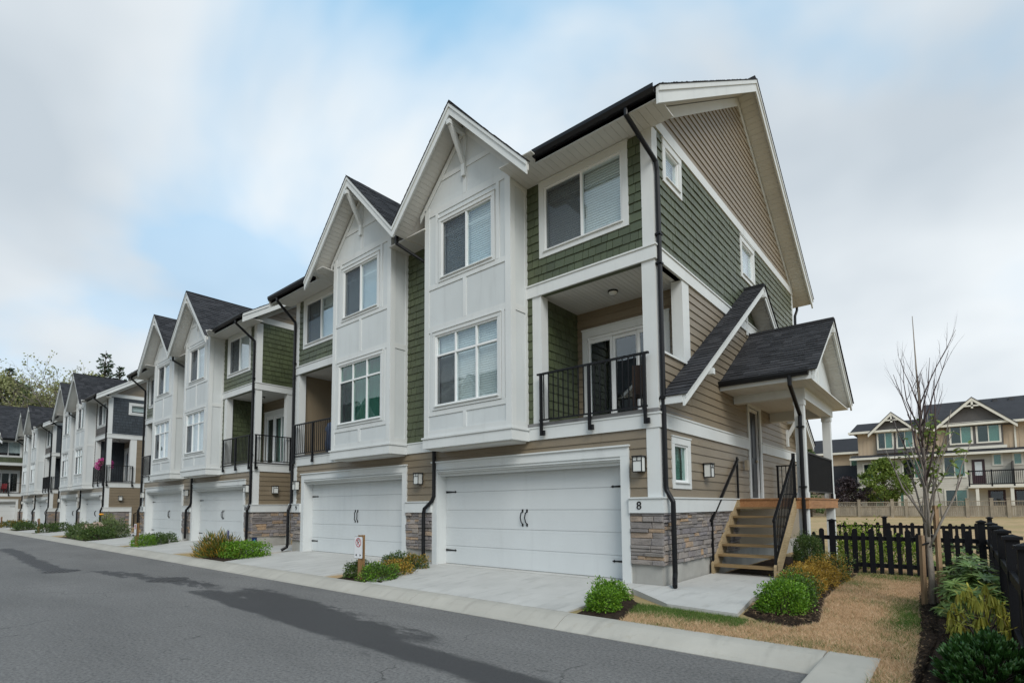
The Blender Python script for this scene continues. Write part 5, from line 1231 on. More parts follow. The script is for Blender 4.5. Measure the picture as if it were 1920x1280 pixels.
# the row on the other side of the lane, behind the viewer: it shows only as dark roofs mirrored in the windows
for k, (x, t) in enumerate(((-24.9, 'nearest'), (-40.6, 'middle'), (-56.2, 'farthest'))):
    o = copy_tree(B4); o.location = (x, -18.2, 0); o.rotation_euler = (0, 0, math.pi); tag(o, t + ' townhouse pair of the opposite row, mirrored in the window glass', 'townhouse', 'townhouses opposite')
def house_number(P, s, a, z=1.355):
    text_obj('house_number', s, .20, 'black_metal', P, (a, -.098, z), (math.pi/2, 0, 0))
house_number(B1, '8', -.36); house_number(B1, '9', -W+.36); house_number(B2, '10', -.38); house_number(B2, '11', -W+.36); house_number(B3, '12', -.38)
stairs('entry_stairs', .06, 1.26, 2.18, 3.93, -.01, 1.5, 'open wooden stairs with black rails climbing to the porch of number 8')
stairs('entry_stairs', -15.45, -14.35, 1.45, 3.2, .0, 1.5, 'wooden stairs in the gap left of garage 9', rail_right=True)
stairs('entry_stairs', -35.35, -34.15, 1.45, 3.5, -.02, 1.6, 'wooden stairs with black railing beside the slate shingle wall', rail_right=True)
for (x0, y0) in ((-15.5, 3.25), (-35.4, 3.55)):
    dk = MB().box(x0, x0+1.2, y0, y0+2.5, 1.34, 1.50).box(x0+1.0, x0+1.12, y0+.05, y0+.17, -.1, 1.34).box(x0+1.0, x0+1.12, y0+2.3, y0+2.42, -.1, 1.34).build('entry_landing', 'cedar_y'); tag(dk, 'wooden entry landing at the top of the stairs ' + ('beside the second house' if x0 > -20 else 'beside the slate shingle house'), 'landing', 'entry landings')

# ---------------------------------------------------------------- picket fences
def picket_fence(name, p, q, z0, label, posts, out=1, tall=.92, short=.84, rail_side=1, ph=1.08, group='black picket fences'):
    p = Vector((*p, z0)); q = Vector((*q, z0)); F = empty(name, p); tag(F, label, 'fence', group); d = (q-p); L = d.length; d.normalize(); nrm = Vector((-d.y, d.x, 0))*out
    def ob(mb, nm): return mb.build(nm, 'black_fence', F)
    for t in posts:
        c = d*t; b = MB().box(c.x-.052, c.x+.052, c.y-.052, c.y+.052, -.25, ph).box(c.x-.075, c.x+.075, c.y-.075, c.y+.075, ph, ph+.03)
        b.add([(c.x-.062, c.y-.062, ph+.03), (c.x+.062, c.y-.062, ph+.03), (c.x+.062, c.y+.062, ph+.03), (c.x-.062, c.y+.062, ph+.03), (c.x, c.y, ph+.055)], [(3, 2, 1, 0), (0, 1, 4), (1, 2, 4), (2, 3, 4), (3, 0, 4)]); ob(b, 'post')
    for z in (.20, .74): a = d*0+nrm*-.022*1; ob(MB().bar(tuple(a+Vector((0, 0, z))), tuple(a+d*L+Vector((0, 0, z))), .038, .085), 'rail')
    n = int(L/.142)
    for i in range(n):
        t = (i+.5)*L/n
        if min([abs(t-k) for k in posts] or [9]) < .10: continue
        w = .048 if i % 2 else .036; h = (tall if i % 2 else short)+rnd.uniform(-.008, .008); z_ = .03+rnd.uniform(-.01, .02); o = nrm*.006; lean = rnd.uniform(-.006, .006)
        pts = [(-w, z_), (w, z_), (w+lean, h-.035), (w*.45+lean, h), (-w*.45+lean, h), (-w+lean, h-.035)]
        ob(MB().prism([tuple(d*(t+a)+o+Vector((0, 0, z))) for a, z in pts], tuple(nrm*.019)), 'picket')
picket_fence('picket_fence', (1.40, 4.42), (4.22, 4.42), -.08, 'black picket fence across the back of the dry lawn', (.42, 2.80), -1, .93, .86)
picket_fence('picket_fence', (4.29, 4.35), (4.29, -7.5), -.08, 'black picket fence running toward the viewer at the right edge', (1.4, 2.85, 4.35, 5.85, 7.3, 8.8, 10.3), 1, .93, .86)
picket_fence('picket_fence', (.9, 11.0), (4.6, 11.0), -.06, 'second black picket fence farther back, only its tops showing', (1.25, 3.62), -1, .86, .80, 1, 1.0)

# ---------------------------------------------------------------- signs
def parking_sign(x, y, h, label, rz=0.0):
    S = empty('no_parking_sign', (x, y, gz(x, y)), rz); tag(S, label, 'sign', 'no parking signs')
    MB().box(-.05, .05, -.05, .05, -.2, h).build('post', 'post_wood', S)
    def rr(w, hh, r, y_, th):                      # rounded plate in x-z
        pts = []
        for cx, cz, a0 in ((w-r, hh-r, 0), (-w+r, hh-r, 90), (-w+r, -hh+r, 180), (w-r, -hh+r, 270)):
            for k in range(4): a = R_(a0+30*k); pts.append((cx+r*math.cos(a)-.03, y_, h-.25+cz+r*math.sin(a)))
        return MB().prism(pts, (0, -th, 0))
    pl = rr(.150, .225, .03, -.051, .004).build('plate', 'sign_black', S); rr(.145, .220, .028, -.0552, .001).build('face', 'sign_white', pl)
    def ring(r0, r1, cz, mt, nm):
        m = MB(); n = 24; y_ = -.0566
        for k in range(n):
            a, b = 2*math.pi*k/n, 2*math.pi*(k+1)/n
            m.prism([(r1*math.cos(a)-.03, y_, cz+r1*math.sin(a)), (r1*math.cos(b)-.03, y_, cz+r1*math.sin(b)), (r0*math.cos(b)-.03, y_, cz+r0*math.sin(b)), (r0*math.cos(a)-.03, y_, cz+r0*math.sin(a))], (0, -.001, 0))
        m.build(nm, mt, pl)
    cz = h-.25+.10; text_obj('letter', 'P', .17, 'sign_black', pl, (-.03, -.0568, cz), (math.pi/2, 0, 0), .001)
    ring(.078, .095, cz, 'sign_red', 'ring'); MB().bar((-.03-.06, -.0585, cz+.06), (-.03+.06, -.0585, cz-.06), .001, .017, (0, 1, 0)).build('slash', 'sign_red', pl)
    for s in (-1, 1): MB().prism([(-.03+s*.05, -.0566, h-.43), (-.03+s*.105, -.0566, h-.405), (-.03+s*.05, -.0566, h-.38)], (0, -.001, 0)).build('arrow', 'sign_black', pl)
parking_sign(-5.52, -2.22, .92, 'no parking sign on a wooden post in front of garage 9')
parking_sign(-20.7, -2.15, .95, 'no parking sign on a wooden post at the hedge by the third and fourth garages')
parking_sign(-41.0, -2.15, .95, 'brown sign post between the fifth and sixth driveways')
parking_sign(-57.4, -2.15, .95, 'farthest brown sign post near the end of the lane')
def yard_sign(x, y, rz, mats, label, h=.62):
    S = empty('yard_sign', (x, y, gz(x, y)), rz); tag(S, label, 'sign', 'yard signs'); MB().bar((0, 0, -.1), (0, 0, h-.02), .018).build('stake', 'vinyl_frame', S)
    w = .12 if len(mats) > 1 else .09; p = MB().box(-w, w, -.014, -.009, h-.24, h+.02).build('plate', mats[0], S)
    if len(mats) > 1: MB().prism([(-.09, -.016, h-.13), (.09, -.016, h-.11), (.02, -.016, h-.03)], (0, -.001, 0)).build('emblem', mats[1], p); MB().box(-.12, .12, -.0165, -.0155, h-.235, h-.18).build('stripe', mats[2], p)
yard_sign(-13.2, -1.75, R_(-6), ('purple_plate',), 'narrow purple yard sign on a white stake in the ragged shrub', .80)
yard_sign(-13.0, -1.05, R_(12), ('sign_blue', 'sign_cyan', 'sign_red'), 'dark blue yard sign with cyan emblem beside the clipped hedge', .55)

# ---------------------------------------------------------------- things on balconies
def patio_chair(x, y, z, rz, mat, label, group=None):
    S = empty('patio_chair', (x, y, z), rz); tag(S, label, 'chair', group); MB().box(-.24, .24, -.24, .24, .40, .44).build('seat', mat, S)
    MB().hexa([(-.24, .22, .44), (.24, .22, .44), (.24, .25, .44), (-.24, .25, .44), (-.22, .33, .92), (.22, .33, .92), (.22, .36, .92), (-.22, .36, .92)]).build('backrest', mat, S)
    for sx in (-.22, .22):
        for sy in (-.22, .22): MB().box(sx-.018, sx+.018, sy-.018, sy+.018, 0, .40).build('leg', mat, S)
        MB().box(sx-.025, sx+.025, -.24, .28, .62, .65).box(sx-.015, sx+.015, -.22, -.19, .44, .62).build('armrest', mat, S)
patio_chair(-.55, .72, 3.05, R_(200), 'terracotta', 'dark brown patio chair behind the railing of the balcony over garage 8')
patio_chair(-67.1, -1.2, 3.05, R_(60), 'red_chair', 'red patio chair on the balcony at the end of the lane')
def covered_grill():
    S = empty('covered_barbecue', (-11.05, .55, 3.05)); tag(S, 'blue patterned cloth cover over a barbecue on the balcony above garage 9', 'barbecue cover')
    pr = [(.34, 0), (.36, .35), (.33, .7), (.37, .82), (.30, .98), (.12, 1.06)]; m = MB().lathe((0, 0, 0), pr, 18); m.v = [(x*1.35*(1+.05*math.sin(9*math.atan2(y, x))), y*.75*(1+.05*math.sin(9*math.atan2(y, x))), z) for x, y, z in m.v]; m.build('cover', 'blue_cover', S, True)
    MB().lathe((0, 0, -.0), [(.50, -.001), (.50, .03)], 18).build('hem', 'sign_black', S)
covered_grill()
def flower_basket(x, y, z):
    S = empty('flower_basket', (x, y, z)); tag(S, 'basket of bright pink flowers on the slate house balcony', 'flowers')
    MB().lathe((0, 0, 0), [(.12, 0), (.22, .12), (.27, .25)], 14).build('basket', 'terracotta', S)
    n = 700; d = rvec(n); C = d*np.array([.62, .45, .42])*(.6+.4*rs.rand(n, 1))+np.array([0, 0, .42]); V, F = leaves(C, d+rvec(n)*.6, rvec(n), .08, .075); np_mesh('flower', V, F, 'pink_petal', S)
    n = 400; d = rvec(n); C = d*np.array([.55, .4, .4])*(.5+.4*rs.rand(n, 1))+np.array([0, 0, .32]); V, F = leaves(C, d+rvec(n)*.6, rvec(n), .07, .05); np_mesh('foliage', V, F, 'hedge_leaf', S)
flower_basket(-36.6, .15, 3.72)
bt = MB().box(-37.2, -36.0, -.02, .35, 3.66, 3.70)
for bx_ in (-37.1, -36.1): bt.box(bx_-.02, bx_+.02, .12, .16, 3.05, 3.66)
tag(bt.build('plant_stand', 'black_metal'), 'dark stand under the pink flowers on the slate house balcony', 'plant stand')

# ---------------------------------------------------------------- shrubs and beds
H8 = 'clipped shrubs beside the lawn and drives'
shrub('boxwood_shrub', (.03, -2.0, -.10), (.42, .52, .29), 'boxwood_leaf', 'bright green boxwood at the kerb corner of the nearest driveway', 3600, .030, group=H8)
shrub('boxwood_shrub', (-.22, -1.42, -.08), (.42, .60, .30), 'boxwood_leaf', 'boxwood just behind the kerb corner one, nearer to garage 8', 3600, .030, group=H8)
shrub('boxwood_shrub', (2.02, -.72, -.08), (.56, .60, .42), 'boxwood_leaf', 'round bright green shrub at the front end of the path bed', 5200, .030, .3, group=H8)
shrub('boxwood_shrub', (1.98, -.02, -.08), (.58, .58, .42), ('boxwood_leaf', 'hedge_leaf'), 'second green shrub of the path bed, before the browned ones', 3800, .030, .3, group=H8)
lab = ('browned shrub next to the green ones in the path bed', 'middle browned shrub of the path bed', 'browned shrub of the path bed beside the planter', 'last browned shrub, against the picket fence')
for k, (x, y, s) in enumerate(((1.92, .62, .62), (1.92, 1.25, .62), (1.94, 2.0, .70), (1.97, 2.95, .74))):
    shrub('browned_shrub', (x, y, -.07), (s*.9, s*1.0, .42+.02*k), ('dry_hedge_leaf', 'hedge_leaf' if k in (0, 3) else 'dry_hedge_leaf'), lab[k], 3800, .028, .35, group='browned shrubs in the path bed')
S9 = 'shrubs between driveways 8 and 9'
shrub('hedge_shrub', (-5.90, -2.05, -.12), (.5, .5, .34), 'hedge_leaf', 'small dark green shrub left of the no parking post', 2400, .034, group=S9)
shrub('hedge_shrub', (-5.18, -2.02, -.12), (.70, .65, .33), ('hedge_leaf', 'boxwood_leaf'), 'green shrub right of the no parking post', 3400, .034, .35, group=S9)
shrub('browned_shrub', (-5.45, -1.42, -.1), (.8, .7, .36), ('dry_hedge_leaf', 'hedge_leaf'), 'yellow-brown shrub in the middle of the bed by garage 9', 3000, .034, .35, group=S9)
shrub('hedge_shrub', (-6.05, -.85, -.08), (.85, .6, .40), 'hedge_leaf', 'green shrub against the stone pier between 8 and 9', 3000, .034, .35, group=S9)
shrub('browned_shrub', (-5.62, -.72, -.08), (.6, .5, .36), ('hedge_leaf', 'dry_hedge_leaf'), 'mixed green and brown shrub at the foot of the stone pier', 2200, .034, .35, group=S9)
shrub('clipped_hedge', (-12.55, -1.55, -.12), (1.55, 1.0, .50), 'boxwood_leaf', 'bright green clipped box hedge left of driveway 9', 5200, .045, .10, 'hedge', box=4)
def ragged(x, y, label, mats, n=1700, s=(1.6, 1.2, .75), seed=3, group='ragged grassy shrubs'):
    P = empty('ragged_shrub', (x, y, -.12)); tag(P, label, 'shrub', group); d = rvec(n*2); d = d[d[:, 2] > -.1][:n]; n = len(d); C = d*np.array([s[0]/2, s[1]/2, s[2]])*(.25+.6*rs.rand(n, 1)); C[:, 2] = np.maximum(C[:, 2], .02)
    V, F = leaves(C, d+np.array([0, 0, .8])+.5*rvec(n), rvec(n), .20*rs.uniform(.4, 1.4, n), .018, .3, .35, 3); h = n//2; k = F.reshape(-1, n, 3)
    for m_, sl in ((mats[0], slice(0, h)), (mats[1], slice(h, n))):
        Fs = k[:, sl].reshape(-1, 3); u, inv = np.unique(Fs, return_inverse=True); np_mesh('foliage', V[u], inv.reshape(-1, 3), m_, P)
    return P
ragged(-13.6, -1.85, 'ragged grassy shrub spilling over the kerb behind the purple sign', ('hedge_leaf', 'dry_hedge_leaf'), 2600, (1.9, 1.5, .85))
S10 = 'hedge shrubs between the third and fourth driveway'
for k, (x, y) in enumerate(((-20.75, -1.9), (-21.1, -1.4), (-21.5, -.9))):
    shrub('hedge_shrub', (x, y, -.11), (.95, .75, .48), 'hedge_leaf' if k else 'boxwood_leaf', ('hedge shrub at the kerb beside the second no parking sign', 'middle shrub of the hedge between the third and fourth garage', 'rear shrub of the hedge between the third and fourth garage')[k], 1700, .05, .25, group=S10)
GD = 'garden shrubs before the slate house'
for k, (x, y, s, h, m_, t) in enumerate(((-28.2, -1.8, 1.7, .65, 'hedge_leaf', 'low green garden shrub nearest the second house'), (-29.6, -1.7, 1.9, .8, 'far_leaf', 'wide green garden shrub in the middle of the bed'), (-31.4, -1.6, 1.9, .7, 'hedge_leaf', 'low dark shrub at the left of the garden bed'), (-33.2, -1.5, 1.5, .6, 'far_leaf', 'leftmost garden shrub before the slate house'), (-29.2, -.9, 1.6, .95, 'far_leaf', 'taller rear garden shrub by the wooden stairs'))):
    shrub('garden_shrub', (x, y, -.1), (s, s*.75, h), m_, t, 1900, .075, .4, group=GD)
clump = ragged(-31.0, -.8, 'spiky light green clump with an orange flower before the slate house', ('lime_leaf', 'far_leaf'), 1500, (1.7, 1.2, 1.5))
MB().lathe((.25, -.35, 1.22), [(.02, -.06), (.12, 0), (.07, .06)], 10).build('flower', 'orange_petal', clump)
def blooms(x, y, label):
    S = empty('rose_blooms', (x, y, .35)); tag(S, label, 'flowers'); n = 70; d = rvec(n); d[:, 2] = abs(d[:, 2]); C = d*np.array([.7, .5, .35]); C = np.repeat(C, 6, 0); V, F = leaves(C, rvec(len(C)), rvec(len(C)), .09, .08); np_mesh('petal', V, F, 'cream_petal', S)
blooms(-29.7, -1.6, 'pale cream blooms over the wide garden shrub')
for k, (x, y, s, t) in enumerate(((-41.0, -1.7, 1.3, 'round green shrub at the kerb by the fifth driveway'), (-41.7, -.9, 1.4, 'rear green shrub between the fifth and sixth garage'), (-48.4, -1.9, 1.6, 'shrub at the kerb before the fourth house'), (-49.8, -1.4, 1.7, 'rear shrub before the fourth house'), (-57.5, -1.7, 1.5, 'brownish shrub near the farthest sign post'), (-58.1, -.9, 1.4, 'last small shrub of the row'))):
    shrub('hedge_shrub', (x, y, -.1), (s, s*.8, .6), ('hedge_leaf', 'dry_hedge_leaf') if k > 3 else 'hedge_leaf', t, 900, .09, .3, group='far hedge shrubs along the lane')
# right-hand bed
long_leaf_shrub('rhododendron', (3.98, .45, -.08), (.34, .85), .76, 'healthy green long-leaved rhododendron beside the fence', 'rhodo_leaf', 330, 10, .15, .032, .22, .28)
wilted_shrub('wilted_rhododendron', (4.03, -1.15, -.09), (.30, .80), .58, 'wilted yellowing rhododendron with drooping leaves')
long_leaf_shrub('laurel_shrub', (4.03, -2.85, -.10), (.30, .52), .37, 'glossy dark green laurel in the bottom right corner', 'laurel_leaf', 420, 7, .10, .030, .06, .85)
long_leaf_shrub('rhododendron', (3.75, 6.0, -.06), (.7, .7), .70, 'green rhododendron behind the picket fence', 'rhodo_leaf', 130, 9, .135, .03, .22, .25)
shrub('lime_shrub', (2.15, 5.3, -.06), (.8, .8, .85), 'lime_leaf', 'lime green shrub behind the picket fence near the porch', 2600, .05, .4)
shrub('lime_shrub', (2.85, 6.2, -.06), (.8, .7, .65), 'lime_leaf', 'smaller lime green shrub in the middle behind the fence', 1800, .05, .4)
pt = empty('planter', (1.58, 3.20, -.03)); tag(pt, 'brown round planter standing beside the stairs', 'planter'); MB().lathe((0, 0, 0), [(.20, 0), (.25, .22), (.27, .30), (.25, .30), (.24, .27)], 20).build('pot', 'terracotta', pt)
shrub('potted_conifer', (1.58, 3.20, .22), (.50, .50, .56), 'hedge_leaf', 'dense green dwarf conifer growing in the planter', 6500, .026, .15)
grass_field('dry_grass', 'dry straw coloured grass of the front lawn', lawn_pts(False), 330000, 'straw', .018, .05, .006)
grass_field('green_grass', 'green grass patches in the dry lawn', lawn_pts(True), 330000, 'green_blade', .02, .055, .006)
def chips(poly, n, label):
    P = rs.uniform(np.min(poly, 0), np.max(poly, 0), (n*2, 2)); P = P[inpoly(P, poly)][:n]; m = len(P); C = np.column_stack([P, [gz(x, y)+.045+rs.uniform(0, .02) for x, y in P]]); dd = rvec(m); dd[:, 2] *= .25; V, F = leaves(C, dd, np.tile([[0, 0, 1.]], (m, 1))+.5*rvec(m), rs.uniform(.015, .06, m), rs.uniform(.006, .018, m), .1); tag(np_mesh('bark_mulch', V, F, 'chip', None, False), label, 'mulch', None, 'stuff')
chips(BED_R, 9000, 'loose bark chips over the fence bed'); chips(BED_P, 5000, 'loose bark chips over the path bed')
young_tree()

# ---------------------------------------------------------------- across the field
def field_fence():
    F = empty('board_fence', (1.3, 58, 0)); tag(F, 'weathered tan board fence with lattice top across the field', 'fence'); xs = [-16.2, -13.3, -10.2, -7.2, -4.23, -1.37, -.21, 1.55, 4.46, 6.19, 7.35, 9.6, 12.4, 15.3]
    for x in xs: MB().box(x-1.3-.12, x-1.3+.12, -.12, .12, -.2, 1.78).box(x-1.3-.15, x-1.3+.15, -.15, .15, 1.78, 1.86).build('post', 'fence_wood', F)
    for a, b in zip(xs[:-1], xs[1:]):
        a, b = a-1.3+.12, b-1.3-.12; MB().box(a, b, -.05, .05, 1.08, 1.17).box(a, b, -.05, .05, 1.52, 1.60).box(a, b, -.05, .05, .12, .22).build('rail', 'fence_wood', F); n = max(3, int((b-a)/.15)); w = (b-a)/n; m = MB(); l = MB()
        for i in range(n): m.box(a+i*w+.006, a+(i+1)*w-.006, -.012, .012, .1, 1.08); l.box(a+i*w, a+i*w+.025, -.01, .01, 1.17, 1.52)
        l.box(a, b, -.011, .011, 1.27, 1.295); l.box(a, b, -.011, .011, 1.39, 1.415)
        m.build('board_panel', 'fence_wood', F)['kind'] = 'stuff'; l.build('lattice', 'fence_wood', F)['kind'] = 'stuff'
field_fence()
def far_house():
    H = empty('apartment_house', (2, 66, 0)); tag(H, 'cream and beige three storey house with two gables across the field', 'house'); X = lambda x: x-2.0
    def part(nm, mt, fn, par=None): mb = MB(); fn(mb); return mb.build(nm, mt, par or H)
    x0, x1 = -5.2, 22
    def wallsplit(m):
        m.box(X(x0), X(x1), 0, 11, -.2, 6.7)
    w1 = part('wall', 'cream_siding', wallsplit)
    for i in range(26): MB().hexa([(X(x0), -.001, .3+i*.245), (X(x1), -.001, .3+i*.245), (X(x1), -.03, .3+i*.245), (X(x0), -.03, .3+i*.245), (X(x0), -.001, .545+i*.245), (X(x1), -.001, .545+i*.245), (X(x1), -.006, .545+i*.245), (X(x0), -.006, .545+i*.245)]).build('siding_board', 'cream_siding', w1)
    w2 = part('wall', 'beige_batten', lambda m: m.box(X(x0+.1), X(x1), .9, 11, 6.7, 9.9))
    def bats(m):
        x = x0+.2
        while x < x1: m.box(X(x), X(x)+.05, .87, .9, 7.0, 9.9); x += .4
    part('batten', 'beige_batten', bats, w2)['kind'] = 'stuff'
    # skirt roof over the second floor
    part('skirt_roof', 'asphalt_shingle', lambda m: m.prism([(X(x0-.55), -.85, 6.78), (X(x0-.55), .95, 7.18), (X(x0-.55), .95, 6.9), (X(x0-.55), -.85, 6.68)], (x1-x0+.55, 0, 0)))
    part('gutter', 'cream_trim', lambda m: m.box(X(x0-.6), X(x1), -1.0, -.86, 6.52, 6.76))
    # main roof with a hipped lower left part
    part('roof', 'asphalt_shingle', lambda m: (m.prism([(X(1.2), .2, 9.95), (X(1.2), 5.8, 13.2), (X(1.2), 11.6, 9.95)], (21, 0, 0)), m.prism([(X(x0-.6), .2, 9.95), (X(x0-.2), 3.6, 11.3), (X(x0-.6), 7.5, 9.95)], (7.2, 0, 0))))
    part('eave', 'cream_trim', lambda m: m.box(X(x0-.75), X(x1), .02, .2, 9.72, 9.96).box(X(x0-.7), X(x1), .2, .9, 9.70, 9.76))
    for k in range(5): part('roof_vent', 'manhole_iron', lambda m: m.box(X(4.6+k*1.35), X(5.0+k*1.35), 4.9, 5.3, 12.65, 12.98))
    def gable(xa, za, xl, zl, xr, zr, wl):
        g = part('gable', 'taupe_shingle', lambda m: m.prism([(X(xl+.35), .45, zl+.05), (X(xr-.35), .45, zr+.05), (X(xa), .45, za-.25)], (0, 2.5, 0)))
        for (xe, ze) in ((xl, zl), (xr, zr)):
            part('bargeboard', 'cream_trim', lambda m: m.prism([(X(xa), -.12, za), (X(xe), -.12, ze), (X(xe), -.12, ze-.34), (X(xa), -.12, za-.34)], (0, .16, 0)), g)
            part('roof_plane', 'asphalt_shingle', lambda m: m.prism([(X(xa), -.15, za+.09), (X(xe), -.15, ze+.09), (X(xe), -.15, ze+.0), (X(xa), -.15, za+.0)], (0, 5.5, 0)), g)
        part('truss', 'cream_trim', lambda m: m.box(X(xa)-.9, X(xa)+.9, -.1, .02, za-.95, za-.80).box(X(xa)-.09, X(xa)+.09, -.1, .02, za-1.15, za-.3), g)
        part('wall', 'taupe_shingle', lambda m: m.box(X(wl[0])-.15, X(wl[1])+.15, .55, .9, wl[2]-.5, zl+.2), g)
        part('trim_band', 'cream_trim', lambda m: m.box(X(wl[0])-.2, X(wl[1])+.2, .42, .56, wl[3]-.12, wl[3]+.28), g)
        return g
    gable(-1.62, 11.9, -3.95, 9.55, .75, 9.60, (-3.1, .25, 7.75, 9.75)); gable(5.46, 12.65, 2.1, 9.6, 8.88, 9.5, (3.35, 7.6, 7.75, 9.85))
    part('trim_band', 'cream_trim', lambda m: m.box(X(3.2), X(8.0), .40, .56, 7.15, 7.45))
    def win(a, b, z0, z1, y, split=True, tone='dark_glass'):
        w = part('window', 'cream_trim', lambda m: m.box(X(a)-.16, X(a), y-.06, y, z0-.16, z1+.16).box(X(b), X(b)+.16, y-.06, y, z0-.16, z1+.16).box(X(a), X(b), y-.06, y, z1, z1+.16).box(X(a), X(b), y-.06, y, z0-.16, z0))
        mid = (a+b)/2
        for (p, q) in (((a, mid-.04), (mid+.04, b)) if split else ((a, b),)):
            part('pane', tone, lambda m: m.box(X(p), X(q), y-.03, y-.02, z0, z1), w); part('blind', 'blind' if p != a or not split else 'room', lambda m: m.box(X(p), X(q), y-.006, y-.003, z0, z1), w)
        if split: part('mullion', 'cream_trim', lambda m: m.box(X(mid)-.04, X(mid)+.04, y-.05, y-.001, z0, z1), w)
    for a in ((-3.0, -1.7, 7.85, 9.65, .55), (-1.17, .18, 7.85, 9.65, .55), (3.58, 5.22, 7.9, 9.65, .55), (5.78, 7.46, 7.9, 9.65, .55), (-4.49, -3.29, 4.2, 6.0, -.03), (-.74, 1.2, 4.3, 6.35, -.03), (2.87, 4.51, 4.3, 6.35, -.03), (2.85, 4.55, .5, 2.8, -.03), (-4.4, -2.6, .6, 2.7, -.03), (-1.8, -.9, .6, 2.7, -.03)): win(*a)
    for a in ((6.89, 7.42, 5.4, 6.4, -.03), (8.44, 8.95, 5.4, 6.4, -.03), (10.3, 11.2, 4.6, 6.3, -.03)): win(*a, False)
    d = part('door', 'door_plum', lambda m: m.box(X(5.12), X(6.15), -.07, -.03, 3.45, 6.0)); part('pane', 'blind', lambda m: m.box(X(5.35), X(5.92), -.085, -.07, 4.3, 5.75), d)
    # balcony on posts, dark doors under it
    b = part('balcony', 'cream_trim', lambda m: m.box(X(4.7), X(12), -2.2, 0, 2.95, 3.25))
    part('rail', 'black_metal', lambda m: m.box(X(4.72), X(12), -2.2, -2.12, 4.62, 4.74).box(X(4.72), X(12), -2.19, -2.13, 3.3, 3.38), b)
    for i in range(48): part('baluster', 'black_metal', lambda m: m.box(X(4.75)+i*.15, X(4.75)+i*.15+.04, -2.18, -2.14, 3.35, 4.65), b)
    for x in (4.8, 6.55, 8.2): part('rail_post', 'black_metal', lambda m: m.box(X(x)-.06, X(x)+.06, -2.22, -2.1, 3.1, 4.8), b)
    for x in (5.38, 8.0, 10.6): part('post', 'cream_trim', lambda m: m.box(X(x)-.13, X(x)+.13, -2.1, -1.85, -.1, 2.95), b)
    part('privacy_screen', 'taupe_shingle', lambda m: m.box(X(8.15), X(8.25), -2.1, 0, 3.3, 5.6), b)
    for (a, c) in ((6.25, 7.6), (8.2, 9.6)):
        q = part('patio_door', 'door_plum', lambda m: m.box(X(a), X(c), -.06, -.031, .1, 2.75)); part('pane', 'dark_glass', lambda m: m.box(X(a)+.2, X(c)-.2, -.075, -.06, .3, 2.6), q)
    part('downspout', 'cream_trim', lambda m: m.box(X(.85), X(.97), .78, .88, 7.1, 9.75).box(X(8.62), X(8.76), .78, .88, 7.1, 9.75))
    b2 = part('side_balcony', 'black_metal', lambda m: m.box(X(-5.1), X(-.8), -1.5, -1.42, 4.55, 4.65).box(X(-5.1), X(-.8), -1.5, -1.42, 3.45, 3.5)); part('floor', 'cream_trim', lambda m: m.box(X(-5.15), X(-.75), -1.55, 0, 3.05, 3.3), b2)
    for i in range(28): part('baluster', 'black_metal', lambda m: m.box(X(-5.1)+i*.155, X(-5.1)+i*.155+.04, -1.48, -1.44, 3.45, 4.6), b2)
    for x in (-4.9, -1.2): part('post', 'cream_trim', lambda m: m.box(X(x)-.12, X(x)+.12, -1.45, -1.2, -.1, 3.05), b2)
far_house()
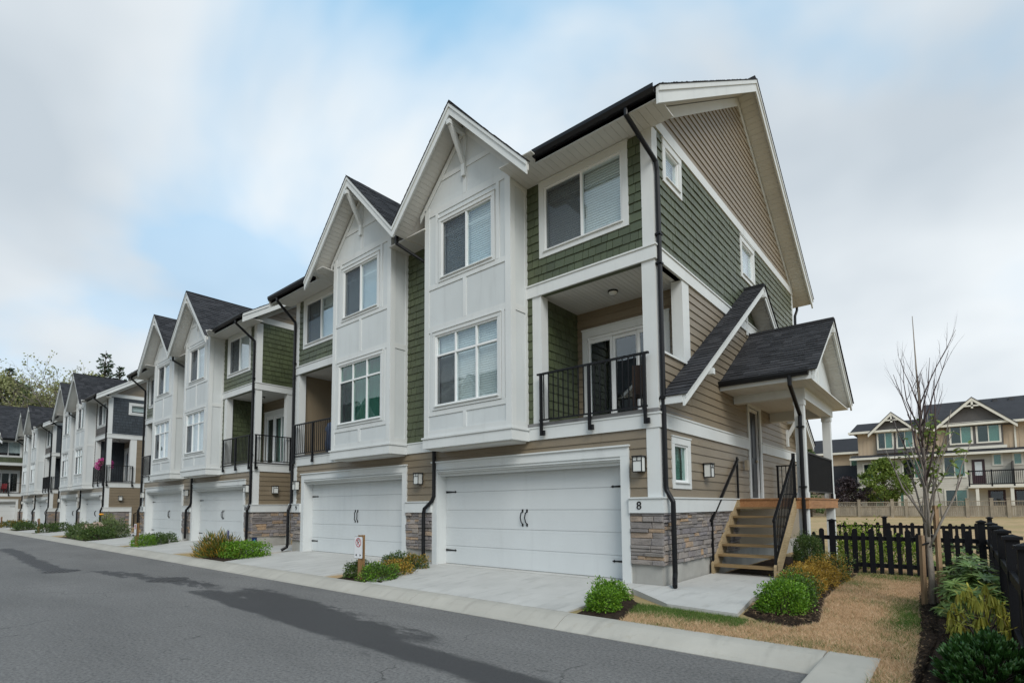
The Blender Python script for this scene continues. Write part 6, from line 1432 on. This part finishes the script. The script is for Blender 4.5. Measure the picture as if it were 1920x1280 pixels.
def house_behind():
    H = empty('background_house', (-11.5, 78, 0)); tag(H, 'beige house with dark roof mostly hidden behind the field house', 'house')
    MB().box(-9, 7, 0, 9, -.2, 8.6).build('wall', 'beige_batten', H); MB().prism([(-9.6, -.7, 8.5), (-9.6, 4.5, 11.0), (-9.6, 9.7, 8.5)], (17.2, 0, 0)).build('roof', 'asphalt_shingle', H); MB().box(-9.7, 7.7, -.85, -.68, 8.3, 8.58).build('gutter', 'cream_trim', H)
    MB().prism([(1.5, -3, 3.2), (1.5, 0.01, 6.8), (1.5, .01, 3.2)], (6.5, 0, 0)).build('lower_roof', 'asphalt_shingle', H); MB().box(2, 7.5, -2.4, 0, -.2, 3.2).build('porch_wall', 'cream_siding', H)
    for a in (-7, -3.6, -.4, 4.2):
        w = MB().box(a-.15, a+1.65, -.06, 0.0, 6.55, 8.15).build('window', 'cream_trim', H); MB().box(a, a+1.5, -.075, -.06, 6.7, 8.0).build('pane', 'dark_glass', w)
house_behind()
crown_tree('garden_tree', (-2.2, 61.5), .0, 6.2, 2.3, 2.0, 'yellow-green tree in front of the field house', 'tree_leaf', 6500, .24, seed=4, clumps=30)
crown_tree('plum_tree', (-5.6, 61.0), .0, 4.2, 2.0, 1.5, 'dark purple plum tree at the left end of the field house', 'plum_leaf', 4200, .22, seed=6, clumps=28)
crown_tree('background_tree', (-8.6, 57.0), .0, 8.0, 1.8, .6, 'green tree showing between the porch columns', 'far_leaf', 4200, .24, seed=9, clumps=30)

# ---------------------------------------------------------------- woods behind the row
FT = 'tall trees behind the row of houses'
for k, (u, d, H, R, t) in enumerate(((186, 84, 27.0, 5.2, 'tallest dark conifer behind the slate house'), (214, 88, 25.6, 4.6, 'dark conifer right of the tallest one'), (242, 86, 24.2, 4.4, 'dark conifer beside the second house roof'), (150, 92, 25.5, 4.2, 'slim conifer left of the tallest one'), (4, 84, 24.6, 4.5, 'conifer at the left picture edge'))):
    conifer('conifer_tree', px_point(u, d), 0, H, R, t, 20+k, FT)
for k, (u, d, H, R, m_, t) in enumerate(((168, 80, 21.5, 5.5, 'far_olive', 'olive green tree below the tallest conifer'), (110, 82, 20.8, 5.2, 'far_olive', 'pale olive tree above the third house roof'), (62, 86, 20.2, 4.5, 'far_olive', 'pale olive tree above the fourth house'), (22, 80, 20.8, 4.6, 'far_leaf', 'mid green tree near the left edge'), (-14, 78, 21.5, 5.0, 'far_olive', 'olive tree cut by the left picture edge'), (228, 84, 20.0, 4.5, 'far_olive', 'low olive tree between the dark conifers'))):
    crown_tree('woodland_tree', px_point(u, d), 0, H, R, H*.35, t, m_, 9500, .34, seed=40+k, clumps=34, group=FT)
for k, (u, d, H, t) in enumerate(((98, 78, 24.0, 'nearly bare grey tree above the third house'), (42, 80, 22.8, 'bare twiggy tree near the left edge'), (72, 90, 24.5, 'bare twiggy tree behind the pale olive tree'))):
    bare_tree('bare_tree', px_point(u, d), 0, H, t, 60+k, FT)
